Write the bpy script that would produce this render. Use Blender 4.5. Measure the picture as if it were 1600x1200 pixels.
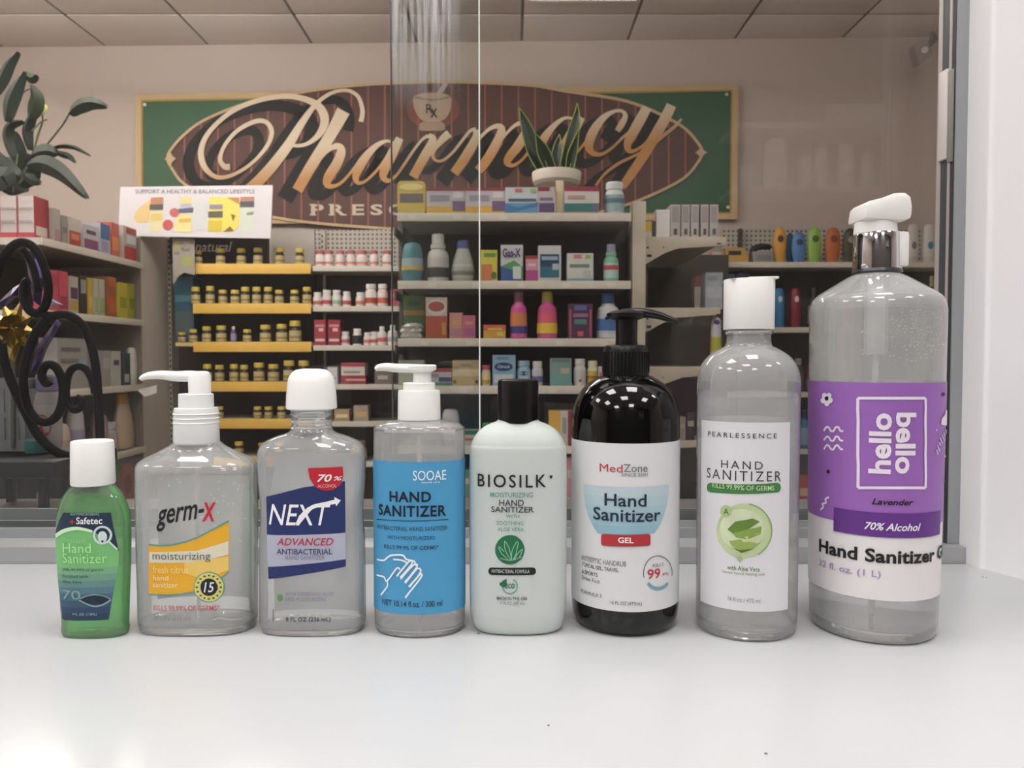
import bpy, bmesh, math, random
import numpy as np
from mathutils import Vector

random.seed(7)
for _o in list(bpy.data.objects):
    bpy.data.objects.remove(_o)
scene = bpy.context.scene
COL = scene.collection

# ------------------------------------------------------------------ camera
F = 1200.0                       # focal length in pixels of the 1600 px wide frame
ZC = 0.176                       # camera height over the counter top
PITCH = math.atan(40.0 / F)      # slight downward tilt
cam_d = bpy.data.cameras.new('camera')
cam_d.sensor_width = 36.0
cam_d.lens = F / 1600.0 * 36.0
cam_d.clip_start = 0.02
cam_d.clip_end = 60
cam_d.dof.use_dof = True
cam_d.dof.focus_distance = 0.53
cam_d.dof.aperture_fstop = 22.0
cam = bpy.data.objects.new('camera', cam_d)
COL.objects.link(cam)
cam.location = (0, 0, ZC)
cam.rotation_euler = (math.pi / 2 - PITCH, 0, 0)
scene.camera = cam

# ------------------------------------------------------------------ world, exposure
world = bpy.data.worlds.new('world')
scene.world = world
world.use_nodes = True
world.node_tree.nodes['Background'].inputs[0].default_value = (0.9, 0.92, 1.0, 1)
world.node_tree.nodes['Background'].inputs[1].default_value = 0.05
scene.view_settings.view_transform = 'Standard'
scene.view_settings.look = 'None'
scene.view_settings.exposure = 0.0
scene.view_settings.gamma = 1.0
scene.view_settings.use_curve_mapping = False
try:
    scene.cycles.max_bounces = 9
    scene.cycles.transmission_bounces = 9
    scene.cycles.transparent_max_bounces = 28
except Exception:
    pass
LAMP_COUNTER = 17.5     # emission of the ceiling lights on the counter side
LAMP_STORE = 42.0       # emission of the strip lights added to brighten the shop

# ------------------------------------------------------------------ view helpers (measurements of the photograph)
_cp, _sp = math.cos(PITCH), math.sin(PITCH)
def ray(px, py):
    dx, dy = (px - 800.0) / F, (600.0 - py) / F
    return Vector((dx, _cp + dy * _sp, -_sp + dy * _cp))
def P(px, py, Y):
    d = ray(px, py)
    t = Y / d.y
    return Vector((d.x * t, Y, ZC + d.z * t))
def ground(px, py, z=0.0):
    d = ray(px, py)
    t = (z - ZC) / d.z
    return Vector((d.x * t, d.y * t, z))
def zat(py, Y):
    return P(800, py, Y).z
def xat(px, Y, py=560):
    return P(px, py, Y).x

# ------------------------------------------------------------------ materials
_mats = {}
def lin(h):
    h = h.lstrip('#')
    out = []
    for i in (0, 2, 4):
        c = int(h[i:i + 2], 16) / 255.0
        out.append(c / 12.92 if c <= 0.04045 else ((c + 0.055) / 1.055) ** 2.4)
    return (out[0], out[1], out[2], 1.0)
def M(h, rough=0.5, metal=0.0, spec=0.5, vary=0.06, scale=30.0, bump=0.0, trans=0.0, ior=1.45, sss=0.0, coat=0.0):
    key = (h, rough, metal, spec, vary, scale, bump, trans, ior, sss, coat)
    if key in _mats:
        return _mats[key]
    m = bpy.data.materials.new('paint_' + h.lstrip('#'))
    m.use_nodes = True
    nt = m.node_tree
    b = nt.nodes['Principled BSDF']
    b.inputs['Roughness'].default_value = rough
    b.inputs['Metallic'].default_value = metal
    b.inputs['Specular IOR Level'].default_value = spec
    b.inputs['IOR'].default_value = ior
    b.inputs['Transmission Weight'].default_value = trans
    b.inputs['Coat Weight'].default_value = coat
    if sss:
        b.inputs['Subsurface Weight'].default_value = sss
        b.inputs['Subsurface Radius'].default_value = (0.01, 0.01, 0.01)
    c = lin(h)
    tc = nt.nodes.new('ShaderNodeTexCoord')
    no = nt.nodes.new('ShaderNodeTexNoise')
    no.inputs['Scale'].default_value = scale
    no.inputs['Detail'].default_value = 3.0
    nt.links.new(tc.outputs['Object'], no.inputs['Vector'])
    mx = nt.nodes.new('ShaderNodeMix')
    mx.data_type = 'RGBA'
    mx.inputs[6].default_value = tuple(x * (1 - vary) for x in c[:3]) + (1,)
    mx.inputs[7].default_value = tuple(min(1, x * (1 + vary)) for x in c[:3]) + (1,)
    nt.links.new(no.outputs['Fac'], mx.inputs[0])
    nt.links.new(mx.outputs[2], b.inputs['Base Color'])
    if bump:
        bp = nt.nodes.new('ShaderNodeBump')
        bp.inputs['Strength'].default_value = bump
        bp.inputs['Distance'].default_value = 0.002
        nt.links.new(no.outputs['Fac'], bp.inputs['Height'])
        nt.links.new(bp.outputs['Normal'], b.inputs['Normal'])
    _mats[key] = m
    return m
def emit(name, h, strength):
    m = bpy.data.materials.new(name)
    m.use_nodes = True
    nt = m.node_tree
    nt.nodes.clear()
    e = nt.nodes.new('ShaderNodeEmission')
    e.inputs[0].default_value = lin(h)
    e.inputs[1].default_value = strength
    o = nt.nodes.new('ShaderNodeOutputMaterial')
    nt.links.new(e.outputs[0], o.inputs[0])
    return m
def glass(name, h, ior=1.37, rough=0.0):
    m = bpy.data.materials.new(name)
    m.use_nodes = True
    nt = m.node_tree
    nt.nodes.clear()
    g = nt.nodes.new('ShaderNodeBsdfGlass')
    g.inputs['Color'].default_value = lin(h)
    g.inputs['Roughness'].default_value = rough
    g.inputs['IOR'].default_value = ior
    o = nt.nodes.new('ShaderNodeOutputMaterial')
    nt.links.new(g.outputs[0], o.inputs[0])
    return m
def thin(name, h, ior=1.45, haze=0.0, hazecol='#dddddd', rough=0.0, gloss='#ffffff'):
    """thin clear sheet: see-through with a Fresnel reflection and a little haze"""
    m = bpy.data.materials.new(name)
    m.use_nodes = True
    nt = m.node_tree
    nt.nodes.clear()
    t = nt.nodes.new('ShaderNodeBsdfTransparent')
    t.inputs[0].default_value = lin(h)
    g = nt.nodes.new('ShaderNodeBsdfGlossy')
    g.inputs['Roughness'].default_value = rough
    g.inputs[0].default_value = lin(gloss)
    d = nt.nodes.new('ShaderNodeBsdfDiffuse')
    d.inputs[0].default_value = lin(hazecol)
    fr = nt.nodes.new('ShaderNodeFresnel')
    fr.inputs[0].default_value = ior
    m1 = nt.nodes.new('ShaderNodeMixShader')
    m1.inputs[0].default_value = haze
    m2 = nt.nodes.new('ShaderNodeMixShader')
    o = nt.nodes.new('ShaderNodeOutputMaterial')
    nt.links.new(t.outputs[0], m1.inputs[1])
    nt.links.new(d.outputs[0], m1.inputs[2])
    nt.links.new(fr.outputs[0], m2.inputs[0])
    nt.links.new(m1.outputs[0], m2.inputs[1])
    nt.links.new(g.outputs[0], m2.inputs[2])
    nt.links.new(m2.outputs[0], o.inputs[0])

    return m

def gel(name, h, milk, clear=0.4, cloud=0.12, ior=1.36):
    """sanitizer gel: refracting, partly straight-through, a little cloudy"""
    m = bpy.data.materials.new(name)
    m.use_nodes = True
    nt = m.node_tree
    nt.nodes.clear()
    g = nt.nodes.new('ShaderNodeBsdfGlass')
    g.inputs['Color'].default_value = lin(h)
    g.inputs['Roughness'].default_value = 0.0
    g.inputs['IOR'].default_value = ior
    t = nt.nodes.new('ShaderNodeBsdfTransparent')
    t.inputs[0].default_value = lin(h)
    d = nt.nodes.new('ShaderNodeBsdfTranslucent')
    d.inputs[0].default_value = lin(milk)
    d2 = nt.nodes.new('ShaderNodeBsdfDiffuse')
    d2.inputs[0].default_value = lin(milk)
    m0 = nt.nodes.new('ShaderNodeMixShader')
    m0.inputs[0].default_value = 0.5
    m1 = nt.nodes.new('ShaderNodeMixShader')
    m1.inputs[0].default_value = clear
    m2 = nt.nodes.new('ShaderNodeMixShader')
    m2.inputs[0].default_value = cloud
    o = nt.nodes.new('ShaderNodeOutputMaterial')
    nt.links.new(d.outputs[0], m0.inputs[1])
    nt.links.new(d2.outputs[0], m0.inputs[2])
    nt.links.new(g.outputs[0], m1.inputs[1])
    nt.links.new(t.outputs[0], m1.inputs[2])
    nt.links.new(m1.outputs[0], m2.inputs[1])
    nt.links.new(m0.outputs[0], m2.inputs[2])
    nt.links.new(m2.outputs[0], o.inputs[0])
    return m

# ------------------------------------------------------------------ objects
OFF = {}
LABELS = {}
def thing(name, label, cat, loc, group=None):
    o = bpy.data.objects.new(name, None)
    o.empty_display_size = 0.02
    COL.objects.link(o)
    o.location = loc
    OFF[o] = Vector(loc)
    if label:
        setlabel(o, label, cat, group)
    return o
def setlabel(o, label, cat, group=None):
    o['label'] = label
    o['category'] = cat
    if group:
        o['group'] = group
    LABELS.setdefault(label, []).append(o.name)
def struct(o):
    o['kind'] = 'structure'
    return o

class MB:
    def __init__(self):
        self.v, self.f = [], []
    def add(self, vs, fs):
        n = len(self.v)
        self.v += [tuple(p) for p in vs]
        self.f += [tuple(i + n for i in q) for q in fs]
        return self
    def box(self, x0, x1, y0, y1, z0, z1):
        vs = [(x0, y0, z0), (x1, y0, z0), (x1, y1, z0), (x0, y1, z0), (x0, y0, z1), (x1, y0, z1), (x1, y1, z1), (x0, y1, z1)]
        return self.add(vs, [(0, 3, 2, 1), (4, 5, 6, 7), (0, 1, 5, 4), (1, 2, 6, 5), (2, 3, 7, 6), (3, 0, 4, 7)])
    def loft(self, rings, sides=48, cap0=True, cap1=True):
        """rings: (cx, cy, z, a, b, n) superellipse sections"""
        n0 = len(self.v)
        for (cx, cy, z, a, b, n) in rings:
            for i in range(sides):
                t = 2 * math.pi * i / sides
                c, s = math.cos(t), math.sin(t)
                self.v.append((cx + a * math.copysign(abs(c) ** (2 / n), c), cy + b * math.copysign(abs(s) ** (2 / n), s), z))
        for r in range(len(rings) - 1):
            for i in range(sides):
                j = (i + 1) % sides
                a0 = n0 + r * sides
                self.f.append((a0 + i, a0 + j, a0 + sides + j, a0 + sides + i))
        if cap0:
            self.f.append(tuple(n0 + i for i in reversed(range(sides))))
        if cap1:
            self.f.append(tuple(n0 + (len(rings) - 1) * sides + i for i in range(sides)))
        return self
    def lathe(self, cx, cy, prof, sides=32, k=1.0, cap0=True, cap1=True):
        return self.loft([(cx, cy, z, r, r * k, 2.0) for (z, r) in prof], sides, cap0, cap1)
    def tube(self, pts, radii, sides=10, flat=1.0, up=Vector((0, 1, 0)), closed_ends=True):
        """round bar through points; flat scales the radius along `up`"""
        pts = [Vector(p) for p in pts]
        n0 = len(self.v)
        for k, p in enumerate(pts):
            t = (pts[min(k + 1, len(pts) - 1)] - pts[max(k - 1, 0)]).normalized()
            u = up - t * up.dot(t)
            if u.length < 1e-5:
                u = Vector((1, 0, 0)) - t * t.x
            u.normalize()
            w = t.cross(u)
            r = radii[k] if isinstance(radii, (list, tuple)) else radii
            for i in range(sides):
                a = 2 * math.pi * i / sides
                self.v.append(tuple(p + u * (r * flat * math.cos(a)) + w * (r * math.sin(a))))
        for k in range(len(pts) - 1):
            for i in range(sides):
                j = (i + 1) % sides
                b0 = n0 + k * sides
                self.f.append((b0 + i, b0 + j, b0 + sides + j, b0 + sides + i))
        if closed_ends:
            self.f.append(tuple(n0 + i for i in reversed(range(sides))))
            self.f.append(tuple(n0 + (len(pts) - 1) * sides + i for i in range(sides)))
        return self
    def prism(self, poly, y0, y1):
        """poly: list of (x, z) outline, extruded from y0 to y1"""
        n = len(poly)
        vs = [(x, y0, z) for x, z in poly] + [(x, y1, z) for x, z in poly]
        fs = [tuple(range(n)), tuple(reversed(range(n, 2 * n)))] + [(i + n, (i + 1) % n + n, (i + 1) % n, i) for i in range(n)]
        return self.add(vs, fs)
    def mesh(self, name, mats, smooth=True, angle=35, bevel=0.0, off=None):
        me = bpy.data.meshes.new(name)
        vs = self.v if off is None else [(a - off.x, b - off.y, c - off.z) for a, b, c in self.v]
        me.from_pydata(vs, [], self.f)
        bm = bmesh.new()
        bm.from_mesh(me)
        bmesh.ops.recalc_face_normals(bm, faces=bm.faces)
        if bevel:
            bmesh.ops.bevel(bm, geom=[e for e in bm.edges if e.is_manifold and e.calc_face_angle(0) > 0.5], offset=bevel, segments=2, affect='EDGES', profile=0.6)
        bm.to_mesh(me)
        bm.free()
        for m in (mats if isinstance(mats, (list, tuple)) else [mats]):
            me.materials.append(m)
        if smooth:
            for p in me.polygons:
                p.use_smooth = True
            me.set_sharp_from_angle(angle=math.radians(angle))
        me.update()
        return me
    def build(self, name, mats, parent=None, smooth=True, angle=35, bevel=0.0):
        off = OFF.get(parent) if parent is not None else None
        me = self.mesh(name, mats, smooth, angle, bevel, off)
        o = bpy.data.objects.new(name, me)
        COL.objects.link(o)
        if parent is not None:
            o.parent = parent
        OFF[o] = off if off is not None else Vector((0, 0, 0))
        return o

def catmull(pts, per=8, closed=False):
    """smooth curve through tuples of any length"""
    pts = [tuple(map(float, p)) for p in pts]
    n = len(pts)
    out = []
    rng = n if closed else n - 1
    for i in range(rng):
        if closed:
            p0, p1, p2, p3 = pts[(i - 1) % n], pts[i], pts[(i + 1) % n], pts[(i + 2) % n]
        else:
            p0, p1, p2, p3 = pts[max(i - 1, 0)], pts[i], pts[i + 1], pts[min(i + 2, n - 1)]
        for k in range(per):
            t = k / per
            out.append(tuple(0.5 * (2 * b + (c - a) * t + (2 * a - 5 * b + 4 * c - d) * t * t + (3 * b - a - 3 * c + d) * t ** 3) for a, b, c, d in zip(p0, p1, p2, p3)))
    if not closed:
        out.append(pts[-1])
    return out

# ------------------------------------------------------------------ surfaces to print on
class Plane:
    """upright plane facing the camera side: y = Y0 + s * x"""
    curved = False
    def __init__(self, Y0, s=0.0):
        self.Y0, self.s = Y0, s
    def hit(self, px, py):
        d = ray(px, py)
        t = self.Y0 / (d.y - self.s * d.x)
        return (d.x * t, ZC + d.z * t)
    def pos(self, u, v, off):
        return (u, self.Y0 + self.s * u - off, v)

class BottleSurf:
    """side of a bottle: u is the arc length from the front, v the height"""
    curved = True
    def __init__(self, X, Y, rings):
        self.X, self.Y = X, Y
        best = sorted(rings, key=lambda r: r[0])
        self.z = np.array([r[0] for r in best])
        self.a = np.array([r[1] for r in best])
        self.b = np.array([r[2] for r in best])
        self.n = np.array([r[3] for r in best])
        self.tab = {}
        self.zmin, self.zmax = self.z[0], self.z[-1]
    def sec(self, z):
        return (np.interp(z, self.z, self.a), np.interp(z, self.z, self.b), np.interp(z, self.z, self.n))
    def table(self, z):
        key = round(z * 2000)
        if key not in self.tab:
            a, b, n = self.sec(z)
            t = np.linspace(-math.pi / 2, math.pi * 1.5, 721)
            c, s = np.cos(t), np.sin(t)
            x = a * np.sign(c) * np.abs(c) ** (2 / n)
            y = b * np.sign(s) * np.abs(s) ** (2 / n)
            l = np.concatenate([[0], np.cumsum(np.hypot(np.diff(x), np.diff(y)))])
            self.tab[key] = (l, x, y)
        return self.tab[key]
    def perim(self, z):
        return self.table(z)[0][-1]
    def hit(self, px, py):
        d = ray(px, py)
        d = d / d.y
        ys = np.linspace(self.Y - 0.07, self.Y + 0.07, 1401)
        xs, zs = d.x * ys - self.X, ZC + d.z * ys
        a, b, n = self.sec(zs)
        f = np.abs(xs / a) ** n + np.abs((ys - self.Y) / b) ** n
        k = np.where(f <= 1.0)[0]
        i = k[0] if len(k) else int(np.argmin(f))
        z = float(zs[i])
        l, x, y = self.table(z)
        m = int(np.argmin((x - xs[i]) ** 2 + (y - (ys[i] - self.Y)) ** 2))
        u = float(l[m])
        if u > l[-1] / 2:
            u -= l[-1]
        return (u, z)
    def pos(self, u, v, off):
        l, x, y = self.table(v)
        L = l[-1]
        u = u % L
        X, Y = np.interp(u, l, x), np.interp(u, l, y)
        e = L * 0.003
        tx = np.interp((u + e) % L, l, x) - np.interp((u - e) % L, l, x)
        ty = np.interp((u + e) % L, l, y) - np.interp((u - e) % L, l, y)
        q = math.hypot(tx, ty) or 1
        return (self.X + X + ty / q * off, self.Y + Y - tx / q * off, v)

def _emit_flat(surf, verts2, faces, name, mat, parent, off, thick=0.0, stepu=0.004, stepv=0.012):
    """a flat (u, v) mesh laid onto a surface; thick adds real thickness"""
    bm = bmesh.new()
    bv = [bm.verts.new((u, v, 0)) for u, v in verts2]
    for f in faces:
        try:
            bm.faces.new([bv[i] for i in f])
        except ValueError:
            pass
    if surf.curved and len(bv):
        us = [p[0] for p in verts2]
        vs = [p[1] for p in verts2]
        for ax, lo, hi, st in ((0, min(us), max(us), stepu), (1, min(vs), max(vs), stepv)):
            k = math.ceil(lo / st)
            while k * st < hi:
                co = [0, 0, 0]
                no = [0, 0, 0]
                co[ax] = k * st
                no[ax] = 1
                if lo + 1e-6 < k * st < hi - 1e-6:
                    bmesh.ops.bisect_plane(bm, geom=bm.verts[:] + bm.edges[:] + bm.faces[:], plane_co=co, plane_no=no, dist=1e-7)
                k += 1
    po = OFF.get(parent, Vector((0, 0, 0)))
    if thick:
        r = bmesh.ops.extrude_face_region(bm, geom=bm.faces[:])
        top = [g for g in r['geom'] if isinstance(g, bmesh.types.BMVert)]
        for v in top:
            v.co.z = thick
    for v in bm.verts:
        p = surf.pos(v.co.x, v.co.y, off + v.co.z)
        v.co = Vector(p) - po
    bmesh.ops.recalc_face_normals(bm, faces=bm.faces)
    if not thick:
        for f in bm.faces:
            if surf.curved:
                c = f.calc_center_median() + po
                if f.normal.dot(Vector((c.x - surf.X, c.y - surf.Y, 0))) < 0:
                    f.normal_flip()
            elif f.normal.y > 0:
                f.normal_flip()
    me = bpy.data.meshes.new(name)
    bm.to_mesh(me)
    bm.free()
    me.materials.append(mat)
    if surf.curved:
        for p in me.polygons:
            p.use_smooth = True
        me.set_sharp_from_angle(angle=math.radians(40))
    o = bpy.data.objects.new(name, me)
    COL.objects.link(o)
    o.parent = parent
    OFF[o] = po
    return o

def uvpoly(surf, pts, name, mat, parent, off=0.0004, thick=0.0):
    return _emit_flat(surf, pts, [tuple(range(len(pts)))], name, mat, parent, off, thick)
def poly(surf, pts, name, mat, parent, off=0.0004, thick=0.0):
    return uvpoly(surf, [surf.hit(*p) for p in pts], name, mat, parent, off, thick)
def ellipse(cx, cy, rx, ry, n=28, a0=0, a1=360):
    k = n if a1 - a0 >= 360 else n + 1
    return [(cx + rx * math.cos(math.radians(a0 + (a1 - a0) * i / n)), cy + ry * math.sin(math.radians(a0 + (a1 - a0) * i / n))) for i in range(k)]
def rrect(x0, y0, x1, y1, r, n=5):
    out = []
    for cx, cy, a in ((x1 - r, y1 - r, 0), (x0 + r, y1 - r, 90), (x0 + r, y0 + r, 180), (x1 - r, y0 + r, 270)):
        for i in range(n + 1):
            t = math.radians(a + 90 * i / n)
            out.append((cx + r * math.cos(t), cy + r * math.sin(t)))
    return out
def ribbon2(uv, w, closed=False):
    """outline mesh of a stroke: uv centre line, w widths"""
    n = len(uv)
    vs, fs = [], []
    for i in range(n):
        if closed:
            p, q = uv[(i - 1) % n], uv[(i + 1) % n]
        else:
            p, q = uv[max(i - 1, 0)], uv[min(i + 1, n - 1)]
        tx, ty = q[0] - p[0], q[1] - p[1]
        L = math.hypot(tx, ty) or 1
        nx, ny = -ty / L, tx / L
        h = (w[i] if isinstance(w, (list, tuple)) else w) / 2
        vs += [(uv[i][0] + nx * h, uv[i][1] + ny * h), (uv[i][0] - nx * h, uv[i][1] - ny * h)]
    for i in range(n if closed else n - 1):
        j = (i + 1) % n
        fs.append((2 * i, 2 * i + 1, 2 * j + 1, 2 * j))
    return vs, fs
def stroke(surf, pts, wpx, name, mat, parent, off=0.0006, closed=False, smooth=6, thick=0.0):
    """a brush line through pixel points; wpx one width or the third value of each point"""
    if len(pts[0]) == 2:
        pts = [(a, b, wpx) for a, b in pts]
    if smooth:
        pts = catmull(pts, smooth, closed)
    uv = [surf.hit(a, b) for a, b, _ in pts]
    a = surf.hit(pts[0][0], pts[0][1])
    b = surf.hit(pts[0][0], pts[0][1] + 10)
    s = abs(b[1] - a[1]) / 10
    vs, fs = ribbon2(uv, [max(0.3, c) * s for _, _, c in pts], closed)
    return _emit_flat(surf, vs, fs, name, mat, parent, off, thick)

_tcache = {}
def text_flat(s, bold=0.0, shear=0.0, spacing=1.0):
    key = (s, bold, shear, spacing)
    if key not in _tcache:
        cu = bpy.data.curves.new('lettering', 'FONT')
        cu.body = s
        cu.resolution_u = 3
        cu.offset = bold
        cu.shear = shear
        cu.space_character = spacing
        ob = bpy.data.objects.new('lettering', cu)
        me = bpy.data.meshes.new_from_object(ob)
        vs = [(v.co.x, v.co.y) for v in me.vertices]
        fs = [tuple(p.vertices) for p in me.polygons]
        bpy.data.objects.remove(ob)
        bpy.data.curves.remove(cu)
        bpy.data.meshes.remove(me)
        x0, x1 = min(v[0] for v in vs), max(v[0] for v in vs)
        y0, y1 = min(v[1] for v in vs), max(v[1] for v in vs)
        _tcache[key] = ([((a - x0) / (x1 - x0), (b - y0) / (y1 - y0)) for a, b in vs], fs)
    return _tcache[key]
def text(surf, s, box, mat, parent, bold=0.0, shear=0.0, rot=0, off=0.0006, spacing=1.0, slope=0.0, extra=0.0, thick=0.0, name='lettering'):
    """lettering fitted to a pixel box (x0, y0, x1, y1)"""
    x0, y0, x1, y1 = box
    xm, ym = (x0 + x1) / 2, (y0 + y1) / 2
    uL, uR = surf.hit(x0, ym)[0], surf.hit(x1, ym)[0] + extra
    vT, vB = surf.hit(xm, y0)[1], surf.hit(xm, y1)[1]
    vs, fs = text_flat(s, bold, shear, spacing)
    out = []
    for a, b in vs:
        if rot == 90:
            a, b = 1 - b, a
        elif rot == -90:
            a, b = b, 1 - a
        out.append((uL + a * (uR - uL), vB + b * (vT - vB) + slope * (a - 0.5) * (vT - vB)))
    return _emit_flat(surf, out, fs, name, mat, parent, off, thick)

# ================================================================== the setting
WALL_Y, WALL_S = 4.50, -0.027          # back wall of the shop, slightly turned
CEIL_Z = zat(65, 4.5)
FLOOR_Z = -1.05
XL, XR = -3.4, 3.1
YB = -2.6
def bwy(x):
    return WALL_Y + WALL_S * x

paint_wall = M('#c2b5ad', 0.75, vary=0.03, scale=3, bump=0.05)
paint_white = M('#ecebee', 0.5, vary=0.02, scale=4)
paint_grey_wall = M('#5e5a56', 0.8, vary=0.03, scale=3)
tile_mat = M('#e0d8d4', 0.9, vary=0.05, scale=60, bump=0.15)
grid_mat = M('#7d7671', 0.6)

b = MB()
n = [(XL, bwy(XL)), (XR, bwy(XR)), (XR, bwy(XR) + 0.1), (XL, bwy(XL) + 0.1)]
b.add([(x, y, FLOOR_Z) for x, y in n] + [(x, y, CEIL_Z + 0.1) for x, y in n],
      [(0, 1, 5, 4), (1, 2, 6, 5), (2, 3, 7, 6), (3, 0, 4, 7), (0, 3, 2, 1), (4, 5, 6, 7)])
struct(b.build('wall_back', paint_wall))
struct(MB().box(XL - 0.1, XL, YB, 4.7, FLOOR_Z, CEIL_Z + 0.1).build('wall_left', paint_wall))
struct(MB().box(XR, XR + 0.1, YB, 4.6, FLOOR_Z, CEIL_Z + 0.1).build('wall_right', paint_wall))
struct(MB().box(XL, XR, YB - 0.1, YB, FLOOR_Z, CEIL_Z + 0.1).build('wall_behind_camera', paint_grey_wall))
struct(MB().box(XL, XR, YB, 4.6, FLOOR_Z - 0.1, FLOOR_Z).build('floor', M('#b3aaa0', 0.35, vary=0.08, scale=2)))

# suspended ceiling: a slab above, T-bars and lay-in tiles below it
ceil_o = struct(MB().box(XL, XR, YB, 4.7, CEIL_Z + 0.02, CEIL_Z + 0.1).build('ceiling', M('#8d8781', 0.9)))
GX0, TILE = 0.056, 0.61
gx = [GX0 + TILE * k for k in range(-6, 6)]
gy = [4.15 - TILE * k for k in range(0, 12)]
cells = []
xs_ = [XL] + [x for x in gx if XL < x < XR] + [XR]
ys_ = [4.58] + [y for y in gy if y > YB] + [YB]
LIGHTS = {}
lamp_cells = set()
def cell_of(x, y):
    i = max(k for k in range(len(xs_) - 1) if xs_[k] <= x)
    j = max(k for k in range(len(ys_) - 1) if ys_[k] >= y)
    return (i, j)
# recessed lamps on the counter side: (x, y), each takes the place of a tile
lamp_list = [(-1.0, 0.2, 1), (0.5, 0.2, 1), (-0.2, -1.0, 1), (1.3, -1.0, 1), (-1.9, -1.0, 1), (0.5, -2.1, 1), (-1.2, -2.1, 1), (2.2, 0.2, 1), (-2.6, 0.2, 1)]
for (x, y, side) in lamp_list:
    i, j = cell_of(x, y)
    lamp_cells.add((i, j))
tile_cache = {}
for i in range(len(xs_) - 1):
    for j in range(len(ys_) - 1):
        x0, x1, y1, y0 = xs_[i], xs_[i + 1], ys_[j], ys_[j + 1]
        if (i, j) in lamp_cells or x1 - x0 < 0.05 or y1 - y0 < 0.05:
            continue
        w, d = round(x1 - x0, 3), round(y1 - y0, 3)
        if (w, d) not in tile_cache:
            tile_cache[(w, d)] = MB().box(-w / 2 + 0.008, w / 2 - 0.008, -d / 2 + 0.008, d / 2 - 0.008, 0, 0.014).mesh('ceiling_tile', tile_mat, bevel=0.003)
        o = bpy.data.objects.new('ceiling_tile', tile_cache[(w, d)])
        COL.objects.link(o)
        o.parent = ceil_o
        o.location = ((x0 + x1) / 2, (y0 + y1) / 2, CEIL_Z)
for x in xs_[1:-1]:
    MB().box(x - 0.011, x + 0.011, YB, 4.6, CEIL_Z + 0.004, CEIL_Z + 0.02).build('ceiling_grid_bar', grid_mat, ceil_o)
for y in ys_[1:-1]:
    MB().box(XL, XR, y - 0.011, y + 0.011, CEIL_Z + 0.004, CEIL_Z + 0.02).build('ceiling_grid_bar', grid_mat, ceil_o)

em_counter = emit('lamp_diffuser_counter', '#fcf9f6', LAMP_COUNTER)
em_store = emit('added_lamp_shop', '#fff6ee', LAMP_STORE)
where = ['above the counter', 'above the counter beside the camera', 'behind the camera']
for k, (x, y, side) in enumerate(lamp_list):
    i, j = cell_of(x, y)
    x0, x1, y1, y0 = xs_[i], xs_[i + 1], ys_[j], ys_[j + 1]

    t = thing('ceiling_light', 'flush fluorescent panel set into the tiled ceiling', 'ceiling light', ((x0 + x1) / 2, (y0 + y1) / 2, CEIL_Z), 'fluorescent ceiling panels')
    fr = MB()
    for (a, bb, c, d) in ((x0 + .006, x1 - .006, y0 + .006, y0 + .03), (x0 + .006, x1 - .006, y1 - .03, y1 - .006), (x0 + .006, x0 + .03, y0 + .03, y1 - .03), (x1 - .03, x1 - .006, y0 + .03, y1 - .03)):
        fr.box(a, bb, c, d, CEIL_Z - 0.004, CEIL_Z + 0.015)
    fr.build('frame', M('#d8d5d0', 0.4), t)
    MB().box(x0 + .03, x1 - .03, y0 + .03, y1 - .03, CEIL_Z + 0.0, CEIL_Z + 0.012).build('diffuser', em_counter, t)

# strip lights added out of view to brighten the shop walls and ceiling
ADDED_LIGHTS = [(-2.75, 3.0), (-1.75, 3.0), (-2.6, 1.9), (-1.2, 1.9), (-0.8, 2.9), (1.2, 2.0)]
for (x, y) in ADDED_LIGHTS:
    t = thing('added_strip_light', 'added unseen strip light brightening the shop walls and ceiling', 'ceiling light', (x, y, CEIL_Z - .3), 'added strip lights')
    MB().box(x - .3, x + .3, y - .035, y + .035, CEIL_Z - .29, CEIL_Z - .25).build('housing', M('#d8d5d0', 0.4), t, bevel=.004)
    MB().box(x - .29, x + .29, y - .09, y - .035, CEIL_Z - .29, CEIL_Z - .25).build('diffuser', em_store, t)
    MB().box(x - .29, x + .29, y + .035, y + .09, CEIL_Z - .29, CEIL_Z - .25).build('diffuser', em_store, t)
    for dx in (-.25, .25):
        MB().tube([(x + dx, y, CEIL_Z - .25), (x + dx, y, CEIL_Z + .002)], .003, 6).build('hanger_rod', grid_mat, t)

# partition wall with the service window: header, dwarf wall, far side, rounded jamb
WX0 = -1.25
pt = MB()
pt.box(XL, XR, 0.66, 0.80, 0.95, CEIL_Z)
pt.box(XL, XR, 0.66, 0.80, FLOOR_Z, -0.035)
pt.box(XL, WX0, 0.66, 0.80, -0.035, 0.95)
struct(pt.build('wall_partition', paint_white))
A, B_, C_, E_ = ground(1525, 886), ground(1540, 890), ground(1577, 900), ground(1660, 921)
j = MB()
plan = catmull([(A.x + 0.09, 0.80), (A.x + 0.03, 0.715), (A.x + .004, 0.69), (A.x, A.y), (B_.x, B_.y), (C_.x, C_.y), (E_.x, E_.y), (E_.x + 0.08, E_.y - 0.16)], 6)
plan = plan + [(XR, E_.y - 0.16), (XR, 0.80)]
m_ = len(plan)
j.add([(x, y, -0.035) for x, y in plan] + [(x, y, 0.95) for x, y in plan], [(i, (i + 1) % m_, (i + 1) % m_ + m_, i + m_) for i in range(m_)] + [tuple(reversed(range(m_))), tuple(range(m_, 2 * m_))])
struct(j.build('wall_jamb', paint_white, angle=60))

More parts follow.
